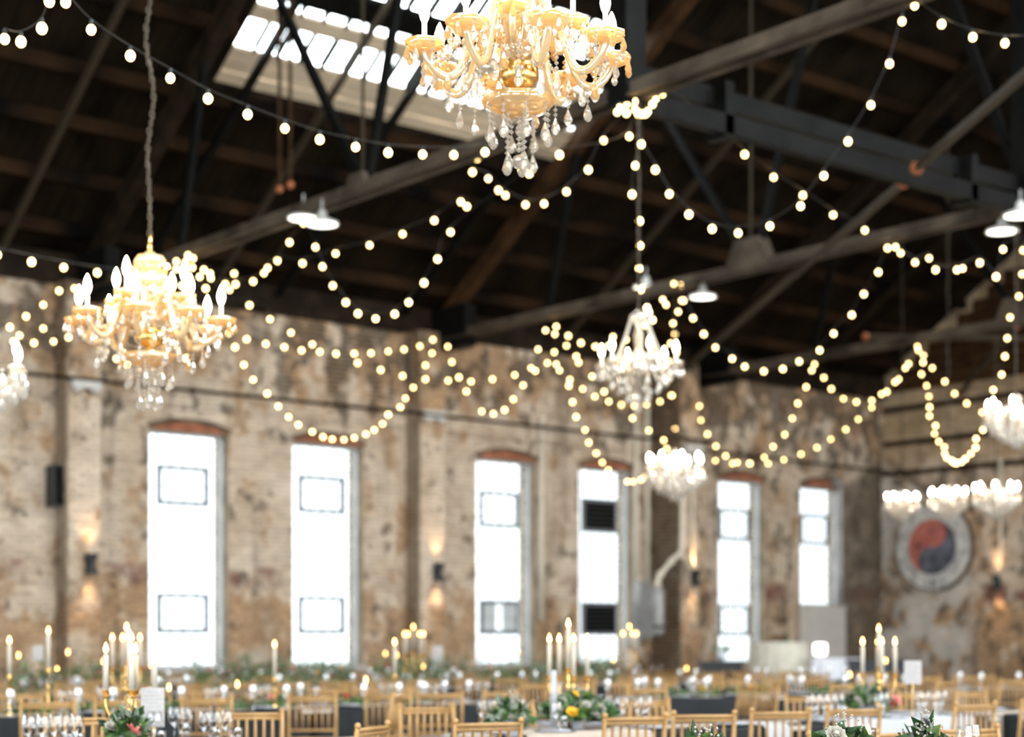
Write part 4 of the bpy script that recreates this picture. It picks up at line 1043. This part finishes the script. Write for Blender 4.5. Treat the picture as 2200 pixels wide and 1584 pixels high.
# ---- table ware
def spot(px_, r, dy=0.0):
    Y = ROWS[r] + dy; p = on_y(px_, 1500, Y); return (p.x, Y, TOP + .010 if abs(dy) < .19 else TOP + .002)
def supported(x, r):
    return any(x0 - .02 < x < x0 + TL + .02 for x0 in TABLES[r])
wine = MB().lathe([(.001, .002), (.036, .0), (.034, .005), (.005, .012), (.004, .09), (.012, .10), (.034, .125), (.041, .155), (.036, .20), (.033, .215)], 14).mesh('bowl', 'wineglass', True)
tumb = MB().lathe([(.001, .0), (.030, .0), (.036, .05), (.038, .11), (.036, .11), (.028, .01), (.001, .008)], 12).mesh('tumbler', 'wineglass', True)
CL = [ # cluster: (pixel xs, row, dy, words)
 ([62, 92, 118], 1, -.27, 'at the bottom left corner'), ([140, 164], 1, -.25, 'in the bottom pair right of the corner trio'), ([134, 156], 2, -.27, 'in the pair before the left gold chairs'),
 ([156, 166, 176], 3, -.26, 'in the group left of the left candelabra'), ([216], 2, .1, 'left of the left candelabra, standing alone'), ([285, 300], 2, -.25, 'close behind the left candelabra arms'),
 ([318, 334], 1, -.27, 'below the white menu card'), ([440, 462, 486], 1, -.27, 'in the trio right of the menu card'), ([448, 462], 2, -.27, 'before the chair right of the menu card'),
 ([352, 368, 384, 398, 412], 3, -.27, 'in the bright line below the first window'), ([375, 400], 1, .2, 'low beside the menu card'), ([666, 680], 2, -.27, 'before the chair between second and third windows'),
 ([622, 632], 4, -.2, 'under the second window'), ([784, 806, 818], 3, -.26, 'left of the lone tall taper'), ([866, 880], 3, -.26, 'right of the lone tall taper'), ([906], 3, -.26, 'standing singly below the middle pilaster'),
 ([948, 962, 978, 990], 3, -.26, 'in the bright group left of the third window'), ([920, 938], 2, -.27, 'in front of the half-hidden chair'), ([820, 840], 2, .27, 'over the overlapping chair pair'),
 ([1028, 1046], 2, .2, 'above the table corner'), ([1036, 1058], 1, .27, 'just right of the corner chair'), ([1078, 1092, 1108, 1120], 1, .1, 'in the bright group left of the flower arrangement'),
 ([1196], 1, -.27, 'standing alone right in front of the flower arrangement'), ([1322, 1340], 1, -.05, 'left pair right of the flower arrangement'), ([1372, 1392], 1, -.02, 'right pair beyond the flower arrangement'),
 ([1362, 1378], 3, -.26, 'above the chair right of the flowers'), ([1252, 1268, 1284, 1302], 4, -.2, 'under the fourth window'), ([1332, 1348], 4, .1, 'right of the fourth window'), ([1402, 1420, 1440], 4, -.2, 'beneath the electrical box'),
 ([1702, 1716], 2, .2, 'before the cream skirted table'), ([1740, 1756, 1772, 1788, 1804], 1, -.26, 'in the bright row left of the right candelabra'), ([1888, 1900], 1, -.28, 'at the foot of the right candelabra'),
 ([1974, 1990, 2010, 2026], 1, -.24, 'under the white table card'), ([1984, 1996], 2, .1, 'right of the white table card'), ([2044, 2056], 2, -.1, 'in the pair below the end wall lamp'), ([2072, 2088], 0, .2, 'at the bottom right'),
 ([30, 50], 3, -.2, 'at the far left edge'), ([88, 104], 3, -.2, 'behind the left tapers'), ([560, 576], 2, .2, 'beside the lone taper before the brick pier'), ([1480, 1500], 2, -.2, 'before the lone rear chair')]
for xs, r, dy, words in CL:
    for i, x in enumerate(xs):
        loc = spot(x, r, dy + rnd.uniform(-.03, .03))
        if not supported(loc[0], r): continue
        num = '' if len(xs) == 1 else ORD[i] + ' from left '
        t = thing('wine_glass', 'clear stemmed wine glass ' + num + words, 'glass', loc, 0, 'glasses on the tables')
        inst(wine, 'bowl', t)
        if i % 2 == 0 and r < 3:
            l2 = (loc[0] + .09, loc[1] + .05, loc[2]); t2 = inst(tumb, 'water_tumbler', None, l2)
            tag(t2, 'short clear tumbler, %s%s' % (num.replace(' from left', ''), words), 'glass', 'glasses on the tables')
# many smaller glasses along the far tables
for r in (2, 3, 4):
    k = 0
    for x0 in TABLES[r]:
        for j in range(7):
            x = x0 + .2 + j*.34 + rnd.uniform(-.06, .06); dy = rnd.choice((-.28, .28)) + rnd.uniform(-.03, .03)
            if not in_view((x, ROWS[r]+dy, .9), 0): continue
            k += 1
            o = inst(cm('farwine', lambda: MB().lathe([(.001, .002), (.036, .0), (.005, .012), (.004, .09), (.034, .125), (.041, .155), (.034, .215)], 10).mesh('wine_glass', 'farglass', True)), 'wine_glass', None, (x, ROWS[r]+dy, TOP+.002))
            tag(o, 'small clear wine glass, %s spare one along the %s side of the %s table row' % (ORDN(k), SIDE[1 if dy > 0 else -1], RNAME[r]), 'glass', 'glasses on the tables')

# plates with folded napkins
plate = MB().lathe([(.001, .004), (.07, .002), (.09, .006), (.135, .018), (.138, .020), (.09, .011), (.001, .008)], 22).mesh('plate', 'porcelain', True)
napk = MB().box((-.05, -.10, 0), (.05, .10, .006)).box((-.045, -.095, .007), (.048, .095, .014)).box((-.04, -.09, .015), (.04, .085, .021)).mesh('folded_napkin', 'whitecloth')
PL = {}
for r in (1, 2, 3):
    for side in (-1, 1):
        k = 0
        for x0 in TABLES[r]:
            for j in range(3):
                x = x0 + .42 + j*.8; y = ROWS[r] + side*.235
                if not in_view((x, y, TOP), 0): continue
                k += 1; w = '%s from left, %s side of the %s table row' % (ORD[k-1], SIDE[side], RNAME[r])
                o = inst(plate, 'plate', None, (x, y, TOP+.003)); tag(o, 'white dinner plate, ' + w, 'plate', 'white plates on the tables')
                o = inst(napk, 'napkin', None, (x, y, TOP+.013), (0, 0, rnd.uniform(-.15, .15))); tag(o, 'white folded napkin on its plate, ' + w, 'napkin', 'napkins on the plates')

# ---- candles
flame_me = MB().lathe([(.001, 0), (.010, .010), (.0135, .024), (.008, .042), (.001, .060)], 8).mesh('flame', 'flame', True)
def taper_mesh(h): return cm(('tp', round(h, 2)), lambda: MB().lathe([(.001, 0), (.0165, 0), (.0155, h*.98), (.010, h), (.001, h-.002)], 10).mesh('wax', 'wax', True))
def taper(label, loc, h, group='ivory taper candles', lit=True):
    t = thing('taper_candle', label, 'candle', loc, rnd.uniform(0, 6), group)
    inst(taper_mesh(h), 'wax', t); inst(cm('wick', lambda: MB().tube([(0, 0, -.002), (0, 0, .012)], .0016, 4).mesh('wick', 'wick')), 'wick', t, (0, 0, h))
    if lit: inst(flame_me, 'flame', t, (0, 0, h + .006))
    return t
def candelabra(where, short, px_, r, dy, arms, ztop, hc, side_h, z0=TOP+.004):
    """arms: list of (reach, angle) ; ztop = height of the arm cups"""
    x, y, _ = spot(px_, r, dy); t = thing('candelabra', 'gold branched candelabra ' + where, 'candelabra', (x, y, z0), 0, 'gold candelabras')
    h = ztop - z0
    part(MB().lathe([(.001, 0), (.065, 0), (.068, .01), (.045, .02), (.015, .035), (.010, .06), (.020, .08), (.010, .10), (.008, h*.45), (.018, h*.5), (.024, h*.55), (.010, h*.62), (.008, h*.8), (.015, h*.86), (.008, h*.92), (.008, h+.03)], 12), 'stem', 'gold', t, True)
    cup = cm('cup', lambda: MB().lathe([(.001, -.02), (.012, -.018), (.028, -.010), (.030, -.006), (.012, -.006), (.019, .022), (.022, .026), (.017, .026), (.017, 0), (.001, 0)], 10).mesh('candle_cup', 'gold', True))
    inst(cup, 'candle_cup', t, (0, 0, h + .05))
    taper('lit ivory taper on the centre cup of the ' + short, (x, y, z0 + h + .05), hc)
    for i, (R, a) in enumerate(arms):
        am = part(MB().tube(spline([(0, 0, h*.55), (R*.35, 0, h*.50), (R*.75, 0, h*.55), (R, 0, h*.78), (R, 0, h-.02)], 4), .006, 6), 'arm', 'gold', t, True, rot=(0, 0, a))
        inst(cup, 'candle_cup', am, (R, 0, h))
        taper('lit ivory taper, %s outer arm of the %s' % (ORD[i], short), (x + R*cos(a), y + R*sin(a), z0 + h), side_h)
VA = YAW - pi/2   # direction across the view
candelabra('amid the glasses and flowers, centre of the picture', 'central candelabra', 1221, 1, .05, [(.125, VA+.0), (.125, VA+pi), (.10, VA+2.19), (.10, VA-1.25)], 1.10, .285, .235)
candelabra('at the front left beside the white menu card', 'front left candelabra', 279, 1, .02, [(.13, VA+pi), (.13, VA+.25), (.055, VA+1.2), (.05, VA-1.2)], 1.06, .235, .215)
candelabra('behind the front left one', 'candelabra behind the front left one', 272, 2, .0, [(.12, VA+pi), (.11, VA+.1), (.085, VA+2.2), (.075, VA-.8)], 1.12, .275, .235)
candelabra('on the right before the end wall', 'right candelabra before the end wall', 1888, 1, .0, [(.125, VA), (.125, VA+pi), (.06, VA+1.5), (.06, VA-1.4)], 1.085, .285, .235)
candelabra('far back between the second and third windows', 'far candelabra before the middle pilaster', 888, 3, .0, [(.125, VA), (.11, VA+pi), (.10, VA+2.4), (.10, VA-.6)], 1.19, .28, .24)
candelabra('far back right of the fourth window', 'far candelabra right of the fourth window', 1352, 3, .0, [(.10, VA), (.09, VA+pi), (.06, VA-.6)], 1.22, .28, .23)
def single(label, px_, r, dy, zb, zt):
    x, y, _ = spot(px_, r, dy); z0 = TOP + .004
    t = thing('candlestick', 'slender gold candlestick under the ' + label.replace('lit ', ''), 'candle holder', (x, y, z0), 0, 'gold candlesticks'); h = zb - z0
    part(MB().lathe([(.001, 0), (.045, 0), (.047, .008), (.012, .03), (.008, .05), (.015, h*.5), (.007, h*.55), (.007, h-.03), (.018, h-.02), (.020, h-.005), (.001, h)], 10), 'stem', 'gold', t, True)
    part(MB().lathe([(.0175, h-.01), (.022, h), (.020, h+.02), (.0175, h+.02)], 10), 'candle_cup', 'gold', t, True)
    taper(label, (x, y, zb), zt - zb)
single('lit ivory taper at the left edge', 20, 2, .0, 1.07, 1.33)
single('lit ivory taper in front of the left pilaster', 104, 2, .05, 1.12, 1.41)
single('lit ivory taper before the brick between first and second windows', 590, 2, .0, 1.02, 1.30)
single('lit ivory taper left of the far middle candelabra', 848, 2, .05, 1.03, 1.32)
single('ivory taper standing above the menu card', 330, 1, .1, 1.09, 1.20)
x, y, _ = spot(1189, 1, -.12)
t = thing('pillar_candle', 'tall unlit white pillar candle left of the flower arrangement', 'candle', (x, y, TOP+.004)); part(MB().lathe([(.001, 0), (.022, 0), (.021, .395), (.017, .40), (.001, .398)], 14), 'wax', 'porcelain', t, True); part(MB().tube([(0, 0, .395), (0, 0, .41)], .002, 4), 'wick', 'wick', t)
cupm = MB().lathe([(.001, .0), (.026, 0), (.033, .06), (.034, .075), (.032, .075), (.029, .02), (.001, .015)], 12).mesh('glass_cup', 'wineglass', True)
def votive(label, px_, py_, r, dy=0.0):
    x, y, zb = spot(px_, r, dy)
    if not supported(x, r): x = min([a for x0 in TABLES[r] for a in (x0 + .12, x0 + TL - .12)], key=lambda a: abs(a - x))
    zf = on_y(px_, py_, y).z - .04; hs = max(0.0, zf - zb - .02)
    t = thing('votive_candle', label, 'candle', (x, y, zb), 0, 'glass votive candles')
    if hs > .05: part(MB().lathe([(.001, 0), (.035, 0), (.03, .008), (.006, .02), (.005, hs-.01), (.02, hs), (.001, hs+.001)], 10), 'stem', 'wineglass', t, True)
    else: hs = 0
    inst(cupm, 'glass_cup', t, (0, 0, hs)); inst(cm('vw', lambda: MB().lathe([(.001, .016), (.026, .016), (.027, .036), (.001, .036)], 10).mesh('wax', 'wax', True)), 'wax', t, (0, 0, hs)); inst(flame_me, 'flame', t, (0, 0, hs + .034))
V = [(40, 1409, 3, 'beside the leftmost taper'), (146, 1402, 3, 'right of the pilaster taper'), (123, 1439, 3, 'low left between the tapers and glasses'), (222, 1422, 3, 'left of the front candelabra'), (325, 1433, 3, 'left of the taper above the menu card'),
     (363, 1478, 2, 'right of the menu card'), (510, 1471, 2, 'over the garland between the gold chairs'), (828, 1405, 4, 'left of the lone taper, paler one'), (852, 1408, 4, 'behind the lone taper'), (786, 1462, 2, 'in the garland left of the overlapping chairs'),
     (909, 1432, 3, 'orange, below the far middle candelabra'), (1318, 1418, 3, 'below the fourth window'), (1475, 1437, 3, 'in a round glass left of the rear gold chairs'), (1826, 1450, 2, 'left of the right candelabra, upper left one'),
     (1850, 1453, 2, 'left of the right candelabra, upper right one'), (1827, 1474, 2, 'left of the right candelabra, lower one'), (1928, 1420, 2, 'tall, right of the right candelabra'), (735, 1416, 4, 'under the right side of the second window'),
     (1112, 1402, 4, 'under the right edge of the third window')]
for x, y, r, w in V: votive('small glowing glass votive ' + w, x, y, r)
def bigvotive(label, px_, r, dy):
    x, y, zb = spot(px_, r, dy); t = thing('hurricane_candle', label, 'candle', (x, y, zb), 0, 'hurricane candles')
    part(MB().lathe([(.001, 0), (.05, 0), (.052, .17), (.050, .17), (.047, .01), (.001, .008)], 16), 'glass_cylinder', 'wineglass', t, True); part(MB().lathe([(.001, .01), (.035, .01), (.035, .10), (.001, .10)], 14), 'wax', 'wax', t, True); inst(flame_me, 'flame', t, (0, 0, .105), sc=1.3)
bigvotive('glowing pillar candle in a glass cylinder at the bottom, between two gold chairs', 1627, 0, .25)
votive('small glowing glass votive at the bottom in front of the white cloth', 1865, 1572, 0, .2)

# ---- cards
def card(label, px_, py0, py1, w_px, r, dy, stand=True):
    x, y, zb = spot(px_, r, dy); p = Vector((x, y, 0)); D = p.dot(VIEW); w = w_px * D / FPX
    z1 = EYE + (HOR - py0) * D / FPX; z0 = max(EYE + (HOR - py1) * D / FPX, TOP + .01)
    t = thing('table_card', label, 'card', (x, y, zb), VA, 'white cards on the tables'); z0 -= zb; z1 -= zb
    part(MB().box((-w/2, -.003, z0), (w/2, .003, z1)), 'card_sheet', 'paper', t)
    g = MB(); n = 9
    for k in range(n):
        zz = z1 - (z1-z0)*(k+1.2)/(n+1.6); ww = w*(.25 + .12*((k*7) % 3)); g.box((-ww, -.0042, zz-.002), (ww, -.003, zz+.002))
    o = part(g, 'printed_lines', 'ink', t)
    part(MB().tube([(0, .006, 0), (0, .006, max(z0+.04, .02))], .004, 6).lathe([(.001, 0), (.035, 0), (.033, .006), (.001, .007)], 12, Matrix.Translation((0, .006, 0))), 'card_stand', 'gold', t)
card('tall white menu card standing right of the left candelabra', 328, 1478, 1562, 50, 1, -.05)
card('white table card on a stand right of the right candelabra', 1961, 1420, 1470, 37, 1, -.1)
card('small pinkish card left of the pilaster taper', 82, 1388, 1420, 22, 3, 0)
card('pale menu card leaning among the glasses near the far middle candelabra', 940, 1388, 1440, 22, 3, .2)
card('pale card behind the candles below the electrical box', 1350, 1398, 1430, 24, 4, 0)
card('pale blue-white card right of the pillar candle', 1201, 1450, 1500, 12, 1, .25)

# ---- greenery and flowers
def leaf_cluster(mb, c, n, r, seed, fl=1.0, L=(.03, .06)):
    rr = random.Random(seed)
    for _ in range(n):
        d = Vector((rr.gauss(0, 1), rr.gauss(0, 1), abs(rr.gauss(0, .7)))); d.normalize()
        p = Vector(c) + Vector((d.x*r[0], d.y*r[1], d.z*r[2])) * rr.uniform(.35, 1.0)
        u = Vector((rr.gauss(0, 1), rr.gauss(0, 1), rr.gauss(.3, .6))).normalized() * rr.uniform(*L)
        s = u.cross(Vector((rr.gauss(0, 1), rr.gauss(0, 1), rr.gauss(0, 1)))).normalized() * u.length * .32
        n_ = u.cross(s).normalized() * u.length * .12
        k = len(mb.v); mb.v += [tuple(p), tuple(p + u*.5 + s + n_), tuple(p + u), tuple(p + u*.5 - s + n_)]; mb.f += [(k, k+1, k+2), (k, k+2, k+3)]
    return mb
def bloom(m, kind, seed):
    def f():
        rr = random.Random(seed); mb = MB()
        for ring_, (n, r, h) in enumerate([(5, .012, .030), (7, .024, .024), (8, .034, .012)]):
            for i in range(n):
                a = 2*pi*i/n + ring_*.4; d = Vector((cos(a), sin(a), 0)); s = Vector((-sin(a), cos(a), 0)) * (.011 + .004*ring_)
                mb.add([d*r*.2, d*r*.8 + s + Vector((0, 0, h*.5)), d*r*1.1 + Vector((0, 0, h)), d*r*.8 - s + Vector((0, 0, h*.5))], [(0, 1, 2, 3)])
        mb.ball((0, 0, .012), .013, 7, 4); return mb.mesh('flower', m)
    return cm(('bl', m, kind), f)
GN = 0
def garland(label, xa, xb, r, dens, cols, dy=0, hh=.10, wd=.12, sage=.4):
    hh = hh if r < 3 else .30; wd = wd if r < 3 else .20; x0, y, _ = spot(xa, r, dy); x1 = spot(xb, r, dy)[0]; L_ = x1 - x0; rr = random.Random(int(xa*7 + r))
    t = thing('garland', label, 'flower garland', ((x0+x1)/2, y, TOP+.010), 0, 'greenery garlands on the tables')
    for nm, m, fr, LL in (('leaves', 'leaf', .55, (.03, .07)), ('pale_leaves', 'leafl', .25, (.03, .06)), ('sage_leaves', 'sage', sage*.5, (.02, .05))):
        mb = MB(); n = max(2, int(L_ * dens * fr)); 
        for k in range(n):
            leaf_cluster(mb, (rr.uniform(-L_/2, L_/2), rr.uniform(-.03, .03), .0 if r < 3 else rr.uniform(0, .2)), 6, (.09, wd, hh), rr.randint(0, 10**6), 1, LL)
        o = part(mb, nm, m, t); o['kind'] = 'stuff'
    if r >= 3:
        mb = MB()
        for k in range(int(L_ * 110)): mb.lathe([(.001, .009), (.009, 0), (.001, -.008)], 4, Matrix.Translation((rr.uniform(-L_/2, L_/2), rr.uniform(-wd, wd), hh*rr.uniform(.2, 1.5))))
        o = part(mb, 'tiny_white_blossoms', 'white', t); o['kind'] = 'stuff'
    mb = MB().tube([( -L_/2, 0, .012), (0, .02, .014), (L_/2, 0, .012)], .008, 5); part(mb, 'stem', 'leaf', t)
    nf = max(1, int(L_ * (5 if r < 3 else 9)))
    for k in range(nf):
        m = rr.choice(cols); inst(bloom(m, 0, 3), 'flower', t, (rr.uniform(-L_/2, L_/2), rr.uniform(-wd, wd)*.8, hh*rr.uniform(.5, .95)), (rr.uniform(-.6, .6), rr.uniform(-.6, .6), rr.uniform(0, 6)), rr.uniform(.8, 1.25))
C1 = ['white', 'pink', 'red', 'yellow', 'white']
G = [(5, 120, 2, ['yellow', 'red', 'white'], 'with yellow and red blooms at the left edge'), (150, 232, 2, C1, 'below the votive left of the candelabra'), (345, 392, 2, ['red', 'white'], 'just right of the menu card'),
     (500, 625, 2, ['pink', 'pink', 'white'], 'with pink roses between two gold chairs'), (720, 790, 2, ['red', 'white'], 'bright green with a red flower left of the overlapping chairs'), (855, 925, 2, ['red', 'red', 'pink'], 'with dark red flowers above the overlapping chairs'),
     (1400, 1475, 2, ['white', 'pink'], 'on the dark table below the dark pilaster'), (1740, 1860, 2, ['white', 'white', 'pink'], 'long and dark before the white lounge'), (1500, 1640, 2, ['white', 'yellow'], 'behind the rear chairs near the skirted table'),
     (300, 345, 3, C1, 'below the sill of the first window, left'), (400, 560, 3, C1, 'below the sill of the first window, right'), (600, 760, 3, C1, 'below the second window'), (820, 960, 3, C1, 'around the far middle candelabra'), (1030, 1180, 3, C1, 'below the third window'), (1240, 1345, 3, C1, 'below the fourth window'),
     (150, 300, 4, C1, 'far away against the brick left of the first window'), (500, 700, 4, C1, 'far away below the second window'), (800, 1000, 4, C1, 'far away beside the middle pilaster'), (20, 130, 3, C1, 'behind the left tapers'), (1185, 1330, 4, C1, 'far away below the fourth window')]
for a, b, r, cols, w in G:
    garland('loose green garland ' + w, a, b, r, 60 if r < 3 else 90, cols, sage=.5 if r < 3 else 1.0)
def arrangement(label, px_, r, dy, R, blooms, seed, n=90, sage=.3, baby=0, vase='cushion', LL=(.04, .10)):
    x, y, z = spot(px_, r, dy); t = thing('flower_arrangement', label, 'flowers', (x, y, z), 0, 'flower arrangements'); rr = random.Random(seed)
    part(MB().lathe([(.001, 0), (.05, 0), (.03, .02), (.06, .07), (.07, .10), (.06, .10), (.001, .06)], 12), 'bowl', vase, t, True)
    for nm, m, fr in (('leaves', 'leaf', .6), ('pale_leaves', 'leafl', .4), ('sage_leaves', 'sage', sage)):
        mb = MB()
        for k in range(int(n*fr)): 
            a = rr.uniform(0, 2*pi); q = rr.uniform(.1, 1); leaf_cluster(mb, (R*q*cos(a)*.7, R*q*sin(a)*.7, .08 + .08*(1-q)), 6, (.07, .07, .08), rr.randint(0, 10**6), 1, LL)
        o = part(mb, nm, m, t); o['kind'] = 'stuff'
    if baby:
        mb = MB()
        for k in range(baby):
            a = rr.uniform(0, 2*pi); q = rr.uniform(0, 1); c = (R*q*cos(a)*.9, R*q*sin(a)*.9, .16 + .10*(1-q) + rr.uniform(-.03, .05)); mb.lathe([(.001, .006), (.006, 0), (.001, -.005)], 5, Matrix.Translation(c))
            if k % 4 == 0: mb.beam((0, 0, .08), c, .002, .002)
        o = part(mb, 'tiny_white_blossoms', 'white', t); o['kind'] = 'stuff'
    for m, dx, dz, s in blooms:
        q = RIGHT * dx - VIEW * (R * .75); inst(bloom(m, 0, 3), 'flower', t, (q.x, q.y, dz), (.9 * rr.uniform(.6, 1), rr.uniform(-.4, .4), rr.uniform(-.5, .5)), s)
arrangement('full flower arrangement with a yellow bloom and frothy white blossoms below the central candelabra', 1240, 1, -.02, .30, [('yellow', -.04, .12, 1.2), ('white', .05, .17, .9), ('white', .11, .10, 1.0), ('white', -.10, .20, .8), ('pink', -.15, .16, .8), ('white', .15, .15, .8), ('yellow', -.02, .24, .7)], 5, 190, .35, 130)
arrangement('green arrangement with sparse flowers at the foot of the right candelabra', 1862, 1, .08, .20, [('yellow', .05, .09, 1.1), ('white', -.10, .12, 1.2), ('red', .16, .10, .8), ('pink', .19, .13, 1.3)], 9, 90, .25, 40)
arrangement('spray of tiny white blossoms at the bottom, left of the flower arrangement', 1100, 1, -.28, .11, [('white', 0, .12, .9)], 13, 20, .6, 80)
arrangement('bright green leaves and pale roses at the bottom in front of the gold chairs', 1812, 0, .18, .13, [('pink', -.17, .10, 1.3), ('white', -.05, .20, 1.2)], 17, 60, .15, 40)
arrangement('red and coral flowers cut by the bottom edge', 1520, 0, .22, .12, [('red', .02, .16, 1.3), ('pink', -.08, .13, 1.2), ('white', .08, .15, 1.0)], 19, 30, .3, 30)
arrangement('coral rose and yellow-green leaves at the bottom below the left candelabra', 275, 1, -.31, .10, [('pink', .04, .12, 1.4), ('white', -.07, .14, 1.1)], 23, 30, .4, 20)
arrangement('frothy white blossoms at the bottom before the right gold chairs', 1985, 0, .2, .10, [('white', 0, .15, 1.1), ('pink', .05, .15, 1.1), ('red', -.12, .10, 1.1)], 29, 25, .4, 40)

# ---- corner lounge, far right
def skirted(label, px_, D, R, h, m):
    p = at_depth(px_, 1400, D); t = thing('skirted_table', label, 'table', (p.x, p.y, 0)); n = 72
    vs = []
    for j, (s, z) in enumerate([(1, h), (1.01, h-.02), (1.06, h*.5), (1.14, .01)]):
        for i in range(n): a = 2*pi*i/n; w = 1 + (.0, .003, .035, .06)[j]*sin(i*pi/2.0); vs.append((R*s*w*cos(a), R*s*w*sin(a), z))
    fs = [tuple(range(n))] + [(j*n+i, (j+1)*n+i, (j+1)*n+(i+1) % n, j*n+(i+1) % n) for j in range(3) for i in range(n)]
    part(MB().add(vs, fs), 'skirt', m, t, True); part(MB().lathe([(.001, h+.006), (R*1.0, h+.006), (R*1.005, h), (.001, h-.002)], 36), 'tabletop', 'lounge', t)
    return p
p = skirted('tall round table in a cream pleated skirt before the last window', 1672, 29.5, .50, 1.36, 'creamcloth')
t = thing('flower_arrangement', 'small low arrangement of red flowers on the cream skirted table', 'flowers', (p.x, p.y, 1.367), 0, 'flower arrangements')
mb = leaf_cluster(MB(), (0, 0, .02), 60, (.26, .16, .10), 3, 1, (.04, .08)); o = part(mb, 'leaves', 'leaf', t); o['kind'] = 'stuff'
for k in range(5): inst(bloom('red', 0, 3), 'flower', t, (-.2 + k*.1, -.05, .07), (.5, 0, k), 1.1)
def sofa(label, px_, D, w, rz):
    p = at_depth(px_, 1400, D); t = thing('white_sofa', label, 'sofa', (p.x, p.y, 0), rz, 'white lounge sofas')
    part(MB().box((-w/2, -.38, .08), (w/2, .38, .40)), 'base', 'lounge', t); part(MB().box((-w/2+.12, -.40, .40), (w/2-.12, .28, .52)), 'seat_cushion', 'lounge', t)
    part(MB().box((-w/2, .26, .10), (w/2, .42, 1.10)), 'backrest', 'lounge', t)
    for s in (-1, 1): part(MB().box((s*w/2-.09, -.38, .10), (s*w/2+.09, .38, .82)), 'armrest', 'lounge', t)
    for sx in (-1, 1):
        for sy in (-1, 1): part(MB().tube([(sx*(w/2-.1), sy*.3, 0), (sx*(w/2-.1), sy*.3, .09)], .02, 6), 'leg', 'galv', t)
sofa('white sofa with a high back left of the right candelabra', 1808, 28.5, .80, VA + .1)
sofa('white sofa behind the white lamp', 1752, 29.5, 1.1, VA)
p = at_depth(1762, 1400, 27.0)
t = thing('table_lamp', 'glowing white cube lamp on a slim stand in the lounge', 'lamp', (p.x, p.y, 0)); part(MB().lathe([(.001, 0), (.15, 0), (.15, .02), (.025, .04), (.025, 1.16), (.001, 1.16)], 12), 'stand', 'cushion', t, True)
part(MB().lathe([(.001, 1.16), (.085, 1.165), (.10, 1.18), (.10, 1.33), (.085, 1.345), (.001, 1.35)], 16), 'shade', 'white_lamp', t, True)
def bar_(label, px_, D, w, h, rz):
    p = at_depth(px_, 1430, D); t = thing('bar_counter', label, 'counter', (p.x, p.y, 0), rz, 'black bar counters')
    part(MB().box((-w/2, -.3, .05), (w/2, .3, h-.05)), 'cabinet', 'black', t); part(MB().box((-w/2-.04, -.34, h-.05), (w/2+.04, .34, h)), 'countertop', 'black', t); part(MB().box((-w/2+.04, -.26, 0), (w/2-.04, .26, .05)), 'plinth', 'darksteel', t); return p
p = bar_('low black counter below the fifth window', 1548, 27.5, .62, 1.06, VA)
t = thing('potted_plant', 'small bushy plant on the black counter', 'plant', (p.x, p.y, 1.06)); part(MB().lathe([(.001, 0), (.06, 0), (.08, .12), (.07, .12), (.001, .09)], 10), 'pot', 'cushion', t, True)
o = part(leaf_cluster(MB(), (0, 0, .14), 90, (.17, .17, .22), 5, 1, (.04, .09)), 'leaves', 'sage', t); o['kind'] = 'stuff'
bar_('black counter behind the right candelabra', 1878, 29, .95, 1.08, VA)
